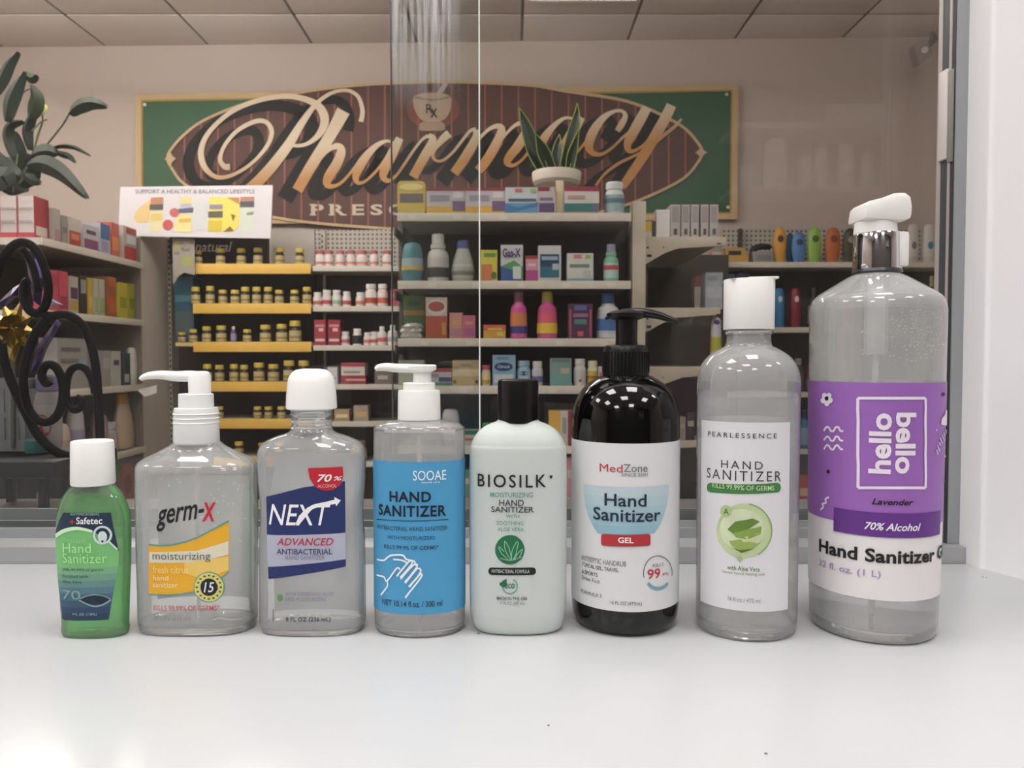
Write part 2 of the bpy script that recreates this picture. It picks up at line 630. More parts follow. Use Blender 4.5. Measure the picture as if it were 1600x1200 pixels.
# counter
cnt = thing('service_counter', 'long glossy white laminate counter that the sanitizer bottles stand on', 'counter', (-0.3, 0.3, -0.034))
counter_mat = M('#bfc1c3', 0.22, vary=0.012, scale=2.5, spec=0.45)
MB().box(-1.25, 0.62, 0.06, 0.656, -0.034, 0.0).build('worktop', counter_mat, cnt, bevel=0.004)
MB().box(-1.25, 0.62, 0.09, 0.12, FLOOR_Z, -0.034).build('front_panel', paint_white, cnt)
for px, py, r in ((748, 990, .0012), (857, 1134, .0007), (1197, 1178, .0008), (1536, 902, .0008), (1541, 903, .0006)):
    p = ground(px, py)
    MB().lathe(p.x, p.y, [(0.0001, r), (0.0004, r * .7)], 8).build('speck', M('#6a6660', 0.8), cnt)

# ------------------------------------------------------------------ window: track, post, two sliding panes
alu = M('#9ea2a4', 0.38, metal=0.35, vary=0.03, scale=8)
alu_dark = M('#4d5356', 0.45, metal=0.2)
alu_light = M('#bdb4b2', 0.4, metal=0.2)
ZT = 0.0134
win = struct(thing('window_1', None, None, (0, 0.70, 0)))
MB().box(WX0, A.x, 0.657, 0.79, -0.034, ZT).build('track', M('#a3a4a6', 0.3, metal=0.3), win, bevel=0.001)
for y in (0.690, 0.722, 0.765):
    MB().box(WX0, A.x, y, y + 0.004, ZT, ZT + (0.009 if y < 0.76 else 0.012)).build('track_rail', alu, win)
XP = xat(1491, 0.668, 300)
def post(y0, y1, x1, mat, name, dx=0.0, z0=ZT, z1=0.95):
    return MB().box(XP + dx, x1, y0, y1, z0, z1).build(name, mat, win, bevel=.0004)
xq = xat(1524, 0.668, 300)
post(0.668, 0.6745, xq, alu, 'frame_post')
MB().box(XP - .0004, XP, 0.669, 0.6742, ZT, .95).build('channel_groove', M('#34383b', .5), win)
post(0.6745, 0.6777, xq, alu_light, 'channel_fin', -.0012)
post(0.6777, 0.690, xq, alu_dark, 'channel')
post(0.690, 0.6962, xq, alu_light, 'sash_edge', -.0006)
zl0, zl1 = zat(250, .683), zat(110, .683)
MB().box(XP - .003, XP + .001, 0.6775, 0.6905, zl0, zl1).build('latch', M('#d6cfcd', 0.4), win, bevel=.001)
MB().box(XP - .002, XP + .001, 0.6705, 0.6775, zl0 - .004, zl1 - .003).build('latch_plate', M('#8a8782', 0.5), win, bevel=.0006)

def pane_mat(name, sx0, sx1, smear):
    m = thin(name, '#f6f8f7', 1.36, 0.0, '#e6e6ea')
    nt = m.node_tree
    mixes = [q for q in nt.nodes if q.type == 'MIX_SHADER']
    m1 = [q for q in mixes if not q.inputs[0].is_linked][0]
    tc = nt.nodes.new('ShaderNodeTexCoord')
    # dried wipe streaks: stretched noise inside a strip that fades downwards
    mp = nt.nodes.new('ShaderNodeMapping')
    mp.inputs['Scale'].default_value = (260, 1, 9)
    no = nt.nodes.new('ShaderNodeTexNoise')
    no.inputs['Scale'].default_value = 1.0
    no.inputs['Detail'].default_value = 4
    nt.links.new(tc.outputs['Object'], mp.inputs[0])
    nt.links.new(mp.outputs[0], no.inputs['Vector'])
    sx = nt.nodes.new('ShaderNodeSeparateXYZ')
    nt.links.new(tc.outputs['Object'], sx.inputs[0])
    def rng(sock, a, b_, c, d):
        r = nt.nodes.new('ShaderNodeMapRange')
        r.inputs[1].default_value, r.inputs[2].default_value = a, b_
        r.inputs[3].default_value, r.inputs[4].default_value = c, d
        nt.links.new(sock, r.inputs[0])
        return r.outputs[0]
    def mul(p, q):
        r = nt.nodes.new('ShaderNodeMath')
        r.operation = 'MULTIPLY'
        nt.links.new(p, r.inputs[0])
        if isinstance(q, float):
            r.inputs[1].default_value = q
        else:
            nt.links.new(q, r.inputs[1])
        return r.outputs[0]
    k = mul(rng(sx.outputs[0], sx0, sx0 + 0.003, 0, 1), rng(sx.outputs[0], sx1, sx1 + 0.02, 1, 0))
    k = mul(k, rng(sx.outputs[2], 0.40, 0.52, 0, 1))
    k = mul(k, rng(no.outputs['Fac'], 0.38, 0.7, 0, 1))
    k = mul(k, smear)
    # overall film of dust and finger marks
    n2 = nt.nodes.new('ShaderNodeTexNoise')
    n2.inputs['Scale'].default_value = 7
    nt.links.new(tc.outputs['Object'], n2.inputs['Vector'])
    ad = nt.nodes.new('ShaderNodeMath')
    ad.operation = 'ADD'
    nt.links.new(k, ad.inputs[0])
    nt.links.new(rng(n2.outputs['Fac'], 0.3, 0.8, 0.0, 0.014), ad.inputs[1])
    nt.links.new(ad.outputs[0], m1.inputs[0])
    return m
edge_mat = M('#dfe3df', 0.2)  # pale colour stands for the light the polished edge catches
YA, YB2 = 0.705, 0.725
xa = xat(748, YA, 300)
xb = xat(612, YB2, 300)
xp = XP + .026
pa = MB().box(WX0 + 0.01, xa, YA, YA + 0.005, ZT + 0.002, 0.94).build('glass_pane', pane_mat('glass_front', xat(612, YA), xat(690, YA), 0.95), win)
MB().box(xa, xa + 0.0012, YA - 0.0002, YA + 0.0052, ZT + 0.002, 0.94).build('pane_edge', edge_mat, pa)
pb = MB().box(xb, xp + 0.004, YB2, YB2 + 0.005, ZT + 0.002, 0.94).build('glass_pane', pane_mat('glass_rear', 5, 6, 0.0), win)
MB().box(xb - 0.0008, xb, YB2 - 0.0002, YB2 + 0.0052, ZT + 0.002, 0.94).build('pane_edge', M('#8e9490', 0.3), pb)

# inner ledge on the shop side of the window
led = MB().box(WX0, A.x + 0.02, 0.80, 0.96, -0.05, 0.0).build('inner_ledge', M('#77767a', 0.35, vary=0.04, scale=5), None, bevel=0.003)
setlabel(led, 'grey ledge on the shop side of the sliding window', 'ledge')

# ================================================================== the bottles on the counter
shell_clear = thin('clear_plastic', '#fdfdfd', 1.45, 0.24, '#fcfcfc')  # white haze in the shells stands in for light refracted through the bottles
shell_whitened = thin('clear_plastic_whitened', '#fdfdfd', 1.45, 0.26, '#fcfcfc')
gel_clear = gel('clear_gel', '#fbfcfc', '#f8f9f8', .80, .09)  # cloudiness of the gels raised to brighten them
gel_big = gel('clear_gel_big', '#fbfcfc', '#f8f8f8', .45, .10)
gel_milky = gel('clear_gel_cloudy', '#fbfcfc', '#f8f9f6', .86, .10)
gel_green = gel('green_gel', '#a8ecac', '#b2f0b0', .80, .16)
shell_green = thin('clear_green_plastic', '#fafdfa', 1.45, 0.14, '#d2f2d0')
white_pl = M('#ecece9', 0.35, vary=0.015)
white_tr = M('#e4e5e5', 0.4, vary=0.02, sss=0.0)
black_pl = M('#0b0b0c', 0.3, vary=0.1)
black_gl = M('#060606', 0.06, vary=0.1, spec=0.6)
ink = M('#17171a', 0.6)
paper = M('#d9d9dc', 0.5, vary=0.01)

class Bottle:
    def __init__(self, name, label, x0, x1, base, k, prof, group='hand sanitizer bottles in a row'):
        """prof: (py, half width px, depth ratio, squareness) from the base up"""
        m0, m1 = (x0 - 800) / F, (x1 - 800) / F
        yf = ground((x0 + x1) / 2, base).y
        a = 0.03
        for _ in range(6):
            D = yf + k * a * 0.97
            s0, s1 = math.sqrt(1 + m0 * m0 * k * k), math.sqrt(1 + m1 * m1 * k * k)
            a = (m1 - m0) * D / (s0 + s1)
        self.X, self.D, self.a, self.k = m0 * D + a * s0, D, a, k
        self.hw = (x1 - x0) / 2
        self.s = a / self.hw
        self.cx = 800 + self.X / D * F
        self.root = thing(name, label, 'bottle', (self.X, D, 0.0), group)
        zb = zat(prof[0][0], D)
        self.zb = zb
        raw = [(zat(py, D) - zb, w * self.s, w * self.s * kk, n) for (py, w, kk, n) in prof]
        self.rings = catmull(raw, 7)
        self.rings = [(max(0.0, r[0]), max(0.0005, r[1]), max(0.0005, r[2]), min(9, max(2.0, r[3]))) for r in self.rings]
        self.surf = BottleSurf(self.X, D, self.rings)
    def z(self, py):
        return zat(py, self.D) - self.zb
    def x(self, px):
        return (px - self.cx) * self.s + self.X
    def body(self, mat, name='body', shrink=0.0, ztop=None, zbot=None):
        rings = [(self.X, self.D, z, a - shrink, max(0.0004, bb - shrink), n) for z, a, bb, n in self.rings]
        if zbot is not None:
            rings = [r for r in rings if r[2] > zbot]
            if zbot > 0:
                f = self.surf.sec(zbot)
                rings = [(self.X, self.D, zbot, f[0] - shrink * 2.2, f[1] - shrink * 2.2, f[2])] + rings
        if ztop is not None:
            rings = [r for r in rings if r[2] < ztop - 0.0004]
            f = self.surf.sec(ztop)
            rings.append((self.X, self.D, ztop, f[0] - shrink, f[1] - shrink, f[2]))
        return MB().loft(rings, 72).build(name, mat, self.root, angle=60)
    def lathe(self, prof, mat, name, parent=None, k=1.0, sides=40, dx=0.0, cap0=True, cap1=True, bevel=0.0):
        """prof: (py, half width px)"""
        return MB().lathe(self.X + dx * self.s, self.D, [(self.z(py), w * self.s) for py, w in prof], sides, k, cap0, cap1).build(name, mat, parent or self.root, bevel=bevel)
    def ribs(self, py0, py1, w, n, mat, name, parent):
        m = MB()
        z0, z1 = sorted((self.z(py0), self.z(py1)))
        r = w * self.s
        for i in range(n):
            t = 2 * math.pi * i / n
            c, s = math.cos(t), math.sin(t)
            q = r * math.pi / n * 0.5
            m.add([(self.X + c * (r - .0003) - s * q, self.D + s * (r - .0003) + c * q, z) for z in (z0, z1)] + [(self.X + c * (r + .0005), self.D + s * (r + .0005), z) for z in (z0, z1)] + [(self.X + c * (r - .0003) + s * q, self.D + s * (r - .0003) - c * q, z) for z in (z0, z1)],
                  [(0, 2, 3, 1), (2, 4, 5, 3), (0, 4, 2), (1, 3, 5)])
        return m.build(name, mat, parent)
    def spout(self, pts, mat, name, parent=None, flat=0.8, dy=0.0):
        """pts: (px, py, radius px)"""
        q = catmull(pts, 6)
        return MB().tube([(self.x(a), self.D + dy, self.z(c)) for a, c, _ in q], [r * self.s for _, _, r in q], 14, flat).build(name, mat, parent or self.root, angle=60)
    def wrap(self, v0, v1, mat, name, parent=None, u0=None, u1=None, off=0.0003):
        """label band between two heights; u in metres from the front, default the whole way round"""
        p = self.surf.perim((v0 + v1) / 2)
        if u0 is None:
            u0, u1 = -p / 2 + 0.002, p / 2 - 0.002
        return uvpoly(self.surf, [(u0, v0), (u1, v0), (u1, v1), (u0, v1)], name, mat, parent or self.root, off)
    def back(self, v0, v1, half, mat, name='back_label'):
        p = self.surf.perim((v0 + v1) / 2)
        return self.wrap(v0, v1, mat, name, None, p / 2 - half, p / 2 + half, 0.0003)
    def bubbles(self, n, z0, z1, mat, r0=0.0003, r1=0.0009, seed=1, right=False):
        rnd = random.Random(seed)
        m = MB()
        for _ in range(n):
            z = rnd.uniform(z0, z1)
            a, bb, _n = self.surf.sec(z)
            t, q = rnd.uniform(0, 2 * math.pi), math.sqrt(rnd.uniform(0.1, 1)) * 0.88
            r = rnd.uniform(r0, r1)
            if right and math.cos(t) * q < rnd.uniform(-.1, .5):
                continue
            m.loft([(self.X + math.cos(t) * a * q, self.D + math.sin(t) * bb * q, z + r * h, r * w, r * w, 2) for h, w in ((-1, .05), (-.7, .7), (0, 1), (.7, .7), (1, .05))], 8)
        o = m.build('bubbles', mat, self.root, angle=80)
        o['kind'] = 'stuff'
        return o
base_glass = glass('thick_clear_base', '#f2f4f4', 1.42)
bubble_mat = M('#f6f6f6', .15, vary=.01, spec=.8)

def Z(fx, fy, sx, sy):
    """reader of an enlarged view: offsets and pixel scale"""
    def pt(x, y):
        return (fx + x * sx, fy + y * sy)
    def bx(x0, y0, x1, y1):
        return (fx + x0 * sx, fy + y0 * sy, fx + x1 * sx, fy + y1 * sy)
    def ps(l):
        return [(fx + p[0] * sx, fy + p[1] * sy) + tuple(p[2:]) for p in l]
    return pt, bx, ps

# ------------------------------------------------------------------ 1 green gel, white screw cap
bt = Bottle('sanitizer_bottle', 'small green gel bottle with white screw cap, navy label, leftmost on the counter', 84, 200, 1000, 0.50,
            [(1000, 46, .42, 2.6), (999, 51, .46, 2.6), (990, 53, .5, 2.6), (975, 52.5, .5, 2.6), (900, 56, .5, 2.6), (850, 58, .5, 2.5), (815, 57, .5, 2.4), (790, 50, .52, 2.3), (777, 42, .56, 2.2), (768, 33, .7, 2.0), (764, 28, .9, 2.0), (758, 27, 1, 2)])
bt.body(shell_green)
bt.body(gel_green, 'gel', 0.0007, bt.z(786), 0.0012)
cap = bt.lathe([(766, 32), (764, 33), (701, 31.8), (699, 31), (698, 29)], white_pl, 'cap')
S = bt.surf
pt, bx, ps = Z(60, 680, .28333, .28333)
navy = M('#1d2f45', 0.5)
lg = M('#8fd08a', 0.5)
g1 = M('#74b774', 0.5)
lab = poly(S, ps([(92, 560), (140, 425), (400, 425), (445, 635), (440, 720), (100, 720)]), 'label', g1, bt.root, .0003)
poly(S, ps([(92, 560), (140, 425), (400, 425), (445, 640), (380, 580), (300, 525), (200, 510), (130, 535)]), 'label_band', navy, lab, .0004)
stroke(S, ps([(100, 555, 6), (150, 525, 6), (220, 513, 5), (300, 530, 4)]), 5, 'label_arc', M('#c8ecc0', 0.5), lab)
stroke(S, ellipse(*pt(355, 550), 13, 13), 3.2, 'label_ring', M('#c9d8da', .5), lab, .0006, True, 0)
poly(S, ellipse(*pt(355, 560), 7, 9), 'label_emblem', M('#c9d8da', .5), lab, .0006)
stroke(S, ps([(385, 580), (435, 630)]), 2.5, 'label_line', M('#c9d8da', .5), lab)
poly(S, ellipse(*pt(355, 584), 1.8, 1.8), 'label_dot', ink, lab, .0008)
# lower half fades from green to slate: printed bands
for i, h in enumerate(('#74a880', '#6b9885', '#5f8886', '#537683', '#44647b', '#37546e', '#2a4461', '#223a56')):
    y0, y1 = 720 + i * 37, 720 + (i + 1) * 37
    poly(S, ps([(100 + i * 4.5, y0), (440 - i * 6.5, y0), (440 - (i + 1) * 6.5, y1), (100 + (i + 1) * 4.5, y1)]), 'label_fade_band', M(h, .5), lab, .0003)
text(S, 'Safetec', bx(212, 452, 355, 490), M('#e6eaea', .5), lab, .012)
text(S, '+', bx(175, 465, 205, 490), M('#a83a3a', .5), lab, .02)
text(S, 'ANTIMICROBIAL', bx(178, 430, 340, 442), M('#9fb3b8', .5), lab)
text(S, 'Instant', bx(148, 565, 265, 592), lg, lab)
text(S, 'Hand', bx(140, 596, 292, 648), M('#a9e69c', .5), lab)
text(S, 'Sanitizer', bx(138, 652, 380, 705), M('#a9e69c', .5), lab)
text(S, 'Kills 99.99% of germs', bx(140, 735, 360, 752), M('#25452f', .5), lab)
text(S, 'Enriched with', bx(138, 770, 275, 786), M('#2c4a44', .5), lab)
text(S, 'Aloe Vera', bx(138, 800, 240, 816), M('#2c4a44', .5), lab)
text(S, '70', bx(138, 855, 235, 905), M('#7fa0a2', .5), lab)
poly(S, ps([(235, 905), (270, 888), (315, 882), (360, 888), (395, 905), (360, 925), (315, 932), (270, 925)]), 'label_eye', M('#15283a', .5), lab, .0006)
stroke(S, ps([(228, 908), (270, 930), (315, 942), (360, 932), (400, 906)]), 2, 'label_line', M('#93aab2', .5), lab)
stroke(S, ps([(232, 900), (275, 884), (315, 878), (360, 884), (398, 902)]), 1.2, 'label_line', M('#93aab2', .5), lab)
text(S, '4 FL. OZ. (118ML)', bx(190, 980, 325, 996), M('#a9bcc6', .5), lab)

# ------------------------------------------------------------------ 2 clear pump bottle, yellow label
bt = Bottle('sanitizer_bottle', 'clear gel pump bottle with white spout and wavy yellow label', 212, 398, 996, 0.56,
            [(996, 84, .52, 3), (995, 88, .55, 3), (985, 91, .56, 3), (972, 92, .56, 3), (955, 92, .56, 3), (850, 93, .56, 3), (760, 93, .56, 3), (745, 92, .56, 3), (735, 85, .55, 2.7), (725, 65, .58, 2.3), (715, 46, .72, 2), (709, 37, .95, 2), (705, 34, 1, 2), (695, 33.5, 1, 2)])
S = bt.surf
bt.body(shell_clear)
bt.body(gel_milky, 'gel', 0.0008, bt.z(752), 0.0055)
bt.body(base_glass, 'base', 0.0012, 0.0051, 0.0005)
bt.back(bt.z(965), bt.z(768), 0.034, M('#eff0ec', .6))
bt.bubbles(60, bt.z(860), bt.z(760), bubble_mat, .0002, .0006, 3)
bt.lathe([(985, 3.5), (745, 3.5)], white_tr, 'dip_tube')
col = bt.lathe([(710, 34), (708, 35), (660, 34), (655, 33)], white_tr, 'collar')
for y in (664, 671, 678):
    bt.lathe([(y + 1.5, 34.5), (y, 35.6), (y - 1.5, 34.5)], white_tr, 'collar_ring', col, cap0=False, cap1=False)
bt.lathe([(746, 24), (744, 25), (710, 25)], M('#b6b7b7', .4), 'neck_insert')
bt.lathe([(656, 24), (655, 27), (634, 26.5), (633, 25)], white_tr, 'pump_base')
hd = bt.lathe([(636, 17), (606, 17.5), (600, 15), (598, 10)], white_pl, 'pump_head', dx=6)
bt.spout([(322, 607, 7), (300, 606, 9), (275, 606, 8.5), (250, 604, 7), (232, 605, 6), (221, 608, 4.5), (217, 611, 3)], white_pl, 'spout', hd, 1.1)
pt, bx, ps = Z(200, 580, .3584, .3583)
yel = M('#e2ab2c', .5, vary=.04)
yel2 = M('#e6c469', .5)
teal = M('#4d9a92', .5)
lab = poly(S, ps(catmull([(92, 757), (150, 762), (215, 755), (290, 732), (360, 697), (440, 655)], 4) + catmull([(440, 870), (400, 905), (350, 935), (280, 960), (190, 972), (92, 970)], 4)), 'label', yel, bt.root, .0003)
stroke(S, ps([(92, 755), (150, 760), (215, 753), (290, 730), (360, 695), (440, 652)]), 2.2, 'label_wave', teal, lab)
stroke(S, ps([(440, 872), (400, 907), (350, 937), (280, 962), (190, 974), (92, 972)]), 1.8, 'label_wave', teal, lab)
poly(S, ps([(95, 788), (300, 782), (437, 740), (437, 800), (300, 832), (95, 834)]), 'label_band', M('#d9d3bd', .5), lab, .0005)
poly(S, ps([(250, 835), (437, 805), (437, 865), (330, 905), (250, 880)]), 'label_band', yel2, lab, .0005)
text(S, 'moisturizing', bx(110, 790, 360, 832), M('#5d6f70', .5), lab, off=.0008)
text(S, 'fresh citrus', bx(112, 848, 262, 880), M('#efd488', .5), lab, off=.0008)
text(S, 'hand', bx(112, 890, 180, 910), M('#f4e2b0', .5), lab, off=.0008)
text(S, 'sanitizer', bx(112, 920, 222, 942), M('#f4e2b0', .5), lab, off=.0008)
text(S, 'germ-', bx(126, 590, 335, 685), ink, lab, .015, .25, slope=.35)
text(S, 'X', bx(322, 572, 384, 655), M('#c01f3c', .5), lab, .03, .2)
poly(S, ellipse(*pt(355, 940), 24, 24), 'badge', teal, lab, .0006)
poly(S, ellipse(*pt(355, 940), 22.5, 22.5), 'badge', M('#d8d27c', .5), lab, .0008)
poly(S, ellipse(*pt(355, 940), 13.5, 13.5), 'badge', M('#1f2124', .5), lab, .0010)
text(S, '15', bx(333, 918, 378, 962), M('#dfe3e3', .5), lab, .01, .2, off=.0012)
for i in range(16):
    a = i / 16 * 2 * math.pi
    c = pt(355 + 51 * math.cos(a), 940 + 51 * math.sin(a))
    poly(S, ellipse(c[0], c[1], 2.2, 1.6, 6), 'badge_mark', M('#4b5a3c', .5), lab, .0010)
text(S, 'KILLS 99.99% OF GERMS*', bx(115, 1020, 400, 1044), M('#b5525c', .5), lab, .004)
text(S, '8 FL OZ (236 mL)', bx(115, 1066, 275, 1090), M('#8a8d8c', .5), lab)
stroke(S, ps([(365, 1085, 3), (400, 1075, 3), (440, 1082, 3), (500, 1078, 2)]), 2, 'label_line', M('#a5a8a8', .5), lab)

# ------------------------------------------------------------------ 3 clear bottle, white dome cap, navy label
bt = Bottle('sanitizer_bottle', 'clear flat bottle with white domed cap and navy slanted label', 402, 570, 996, 0.50,
            [(996, 72, .45, 2.8), (995, 78, .5, 2.8), (987, 82, .5, 2.8), (970, 83, .5, 2.8), (860, 82, .5, 2.8), (835, 80, .5, 2.8), (800, 80, .5, 2.8), (765, 83, .5, 2.8), (730, 84, .5, 2.8), (715, 82, .5, 2.7), (705, 74, .5, 2.5), (697, 58, .56, 2.2), (692, 42, .75, 2), (688, 34, 1, 2), (680, 31, 1, 2), (665, 31, 1, 2), (650, 33, 1, 2), (646, 31, 1, 2)])
S = bt.surf
bt.body(shell_clear)
bt.body(gel_milky, 'gel', 0.0008, bt.z(724), 0.004)
bt.body(base_glass, 'base', 0.0012, 0.0036, 0.0005)
for y in (662, 672, 682):
    bt.lathe([(y + 2, 31), (y, 34.5), (y - 2, 31)], shell_clear, 'neck_thread', cap0=False, cap1=False)
bt.back(bt.z(980), bt.z(728), 0.031, M('#e6e7ec', .6))
bt.lathe([(654, 37), (652, 39.5), (632, 38.5), (612, 36.5), (604, 34.5), (597, 30), (592.5, 23), (591, 12)], white_pl, 'cap')
pt, bx, ps = Z(390, 570, .36697, .36667)
nv = M('#222f63', .45)
lab = poly(S, ps([(72, 562), (230, 522), (405, 495), (407, 715), (75, 723)]), 'label', nv, bt.root, .0003)
poly(S, ps([(75, 723), (407, 715), (409, 828), (80, 862)]), 'label_band', M('#a9adbf', .5), lab, .0003)
poly(S, ps([(80, 860), (409, 827), (409, 858), (82, 912)]), 'label_wedge', nv, lab, .0004)
poly(S, ps([(250, 440), (397, 433), (399, 470), (388, 510), (355, 532), (320, 537), (280, 520), (256, 485)]), 'label_badge', M('#bd2233', .45), lab, .0006)
text(S, '70', bx(288, 466, 352, 498), M('#ececec', .5), lab, .02, .25, off=.0009)
text(S, '%', bx(357, 474, 394, 492), M('#ececec', .5), lab, .01, .25, off=.0009)
text(S, 'ALCOHOL', bx(290, 508, 370, 522), M('#e8c0c0', .5), lab, off=.0009)
text(S, 'NEXT', bx(85, 595, 345, 683), M('#f0f0f4', .5), lab, .004, .25, off=.0007)
stroke(S, ps([(205, 680, 6), (225, 640, 6), (270, 605, 6), (330, 590, 6), (368, 582, 7)]), 3, 'label_arrow', M('#f0f0f4', .5), lab, .0008)
poly(S, ps([(360, 562), (388, 577), (368, 602)]), 'label_arrow', M('#f0f0f4', .5), lab, .0008)
text(S, 'ADVANCED', bx(118, 738, 356, 770), M('#b53040', .5), lab, .012, .25, off=.0006)
text(S, 'ANTIBACTERIAL', bx(118, 784, 352, 808), M('#333d66', .5), lab, .012, off=.0006)
text(S, 'HAND SANITIZER', bx(152, 812, 320, 830), M('#777d92', .5), lab, off=.0006)
poly(S, ellipse(*pt(132, 992), 4.5, 5.5, 12), 'label_leaf', M('#5f8f4c', .5), lab, .0006)
text(S, 'WITH REFRESHING ALOE', bx(152, 968, 356, 985), M('#84879a', .5), lab)
text(S, 'AND MOISTURIZERS', bx(152, 991, 325, 1008), M('#84879a', .5), lab)
text(S, '8 FL OZ (236 mL)', bx(155, 1075, 345, 1098), M('#2e3346', .5), lab, .01)
stroke(S, ps([(102, 1042), (103, 1092)]), 1.4, 'label_line', M('#4a4d5c', .5), lab, smooth=0)

# ------------------------------------------------------------------ 4 clear pump bottle, sky blue label
bt = Bottle('sanitizer_bottle', 'clear oval pump bottle wrapped in a sky blue label with hands drawing', 583, 726, 998, 0.72,
            [(998, 60, .7, 2.2), (997, 66, .72, 2.2), (988, 70, .72, 2.2), (975, 71.5, .72, 2.2), (850, 71.5, .72, 2.2), (700, 71.5, .72, 2.2), (690, 70.5, .72, 2.2), (682, 66, .72, 2.2), (677, 54, .75, 2.1), (675, 40, .85, 2), (672, 31, 1, 2), (665, 30, 1, 2)])
S = bt.surf
bt.body(shell_clear)
bt.body(gel_clear, 'gel', 0.0008, bt.z(700), 0.005)
bt.body(base_glass, 'base', 0.0012, 0.0046, 0.0005)
bt.lathe([(985, 3), (700, 3)], white_tr, 'dip_tube')
bt.lathe([(674, 32), (673, 33.5), (632, 33), (628, 32)], white_pl, 'collar')
bt.lathe([(629, 24), (628, 25), (617, 25), (616, 24)], white_pl, 'pump_base')
hd = bt.lathe([(618, 15), (600, 14), (596, 22), (590, 22.5), (588, 20)], white_pl, 'pump_head', dx=5)
bt.spout([(668, 594, 6), (645, 594, 7), (620, 593.5, 7), (603, 592, 6.5), (592, 593, 5.5), (587, 596, 3.5)], white_pl, 'spout', hd, 1.2)
pt, bx, ps = Z(560, 570, .3668, .3667)
blue = M('#4a97c4', .45, vary=.02)
v0, v1 = S.hit(655, 960)[1], S.hit(655, 722)[1]
lab = bt.wrap(v0, v1, blue, 'label')
bk = M('#10182a', .5)
dk = M('#24435c', .5)
wh = M('#e9f0f4', .5)
text(S, 'SOOAE', bx(234, 450, 372, 492), wh, lab)
text(S, 'natural care', bx(268, 495, 345, 504), wh, lab)
text(S, 'HAND', bx(135, 540, 310, 585), bk, lab, .025, spacing=1.1)
text(S, 'SANITIZER', bx(90, 600, 372, 648), bk, lab, .025, spacing=1.1)
stroke(S, ps([(82, 658), (230, 665), (382, 658)]), 1.3, 'label_line', dk, lab)
text(S, 'ANTIBACTERIAL HAND SANITIZER', bx(84, 690, 380, 708), dk, lab)
text(S, 'WITH MOISTURIZERS', bx(125, 730, 325, 746), dk, lab)
text(S, 'KILLS 99.9% OF GERMS*', bx(112, 770, 342, 788), dk, lab, .006)
for l in ([(82, 828), (112, 832), (138, 812), (190, 810), (205, 828), (238, 836), (246, 856)], [(150, 828), (188, 832), (210, 845)],
          [(82, 895), (112, 903), (125, 920), (165, 865), (178, 872)], [(125, 920), (125, 945), (98, 980)],
          [(165, 900), (215, 838), (228, 848), (180, 905)], [(182, 912), (236, 850), (250, 862), (198, 925)], [(200, 930), (250, 868), (264, 884), (216, 945)],
          [(218, 945), (262, 892), (266, 905), (200, 992)]):
    stroke(S, ps(l), 2.6, 'hands_drawing_line', wh, lab, smooth=3)
text(S, 'NET 10.14 fl.oz. / 300 ml', bx(105, 1006, 357, 1032), M('#1e3145', .5), lab, .006)

# ------------------------------------------------------------------ 5 milky bottle, black cap
bt = Bottle('sanitizer_bottle', 'milky white oval bottle with black disc cap and green round emblem', 733, 886, 996, 0.58,
            [(996, 56, .5, 2.4), (995, 64, .55, 2.4), (988, 70, .58, 2.4), (972, 74.5, .58, 2.4), (950, 76, .58, 2.4), (850, 76.5, .58, 2.4), (730, 76, .58, 2.4), (708, 73, .58, 2.35), (693, 65, .58, 2.3), (683, 54, .6, 2.2), (677, 42, .72, 2), (674, 34, .9, 2), (670, 31, 1, 2)])
S = bt.surf
bt.body(M('#c4cbc8', .38, vary=.015, sss=.15), 'body')
bt.lathe([(676, 30), (675, 31.5), (614, 32), (610, 31), (608, 27)], black_pl, 'cap')
pt, bx, ps = Z(710, 590, .35, .35)
grn = M('#1f6b45', .5)
tg = M('#5f9c8d', .5)
bdy = [c for c in bt.root.children if c.name.startswith('body')][0]
text(S, 'BIOSILK', bx(107, 433, 408, 491), ink, bdy, .01, spacing=1.25)
text(S, "'", bx(424, 436, 436, 450), ink, bdy)
text(S, 'MOISTURIZING', bx(160, 512, 350, 535), tg, bdy, .01)
text(S, 'HAND', bx(200, 545, 310, 573), M('#33383a', .5), bdy, .01)
text(S, 'SANITIZER', bx(165, 576, 355, 602), M('#33383a', .5), bdy, .01)
text(S, 'WITH', bx(231, 611, 288, 626), M('#5b6a68', .5), bdy)
text(S, 'SOOTHING', bx(190, 640, 309, 658), tg, bdy, .006)
text(S, 'ALOE VERA', bx(193, 668, 309, 686), tg, bdy, .006)
em = poly(S, ellipse(*pt(248, 768), 23, 23, 36), 'emblem', grn, bdy, .0003)
for l in ([(250, 812), (228, 770), (225, 728), (245, 762), (255, 812)], [(255, 812), (258, 770), (282, 730), (278, 775), (262, 812)], [(240, 812), (212, 785), (198, 752), (222, 775)],
          [(265, 812), (285, 782), (305, 765), (290, 800)], [(205, 805), (250, 815), (298, 800)]):
    stroke(S, ps(l), 1.2, 'aloe_line', M('#8fc1a4', .5), em, .0006, smooth=3)
pill = poly(S, rrect(*bx(152, 847, 364, 880), 5.5), 'pill', ink, bdy, .0003)
text(S, 'ANTIBACTERIAL FORMULA', bx(166, 856, 335, 872), M('#c9cfcc', .5), pill)
eco = stroke(S, ps(ellipse(248, 930, 33, 33, 20, -60, 170)), 1.6, 'leaf_mark', tg, bdy, smooth=0)
poly(S, ps([(200, 925), (205, 912), (225, 915), (222, 938)]), 'leaf_mark', grn, bdy)
poly(S, ps([(212, 908), (232, 897), (236, 925), (222, 935)]), 'leaf_mark', grn, bdy)
text(S, 'eco', bx(226, 918, 268, 940), grn, bdy, .01)
text(S, 'MADE IN THE USA', bx(190, 978, 326, 993), M('#44504c', .5), bdy, .01)
text(S, '17 FL OZ (503 mL)', bx(205, 1000, 311, 1016), M('#6c7672', .5), bdy)

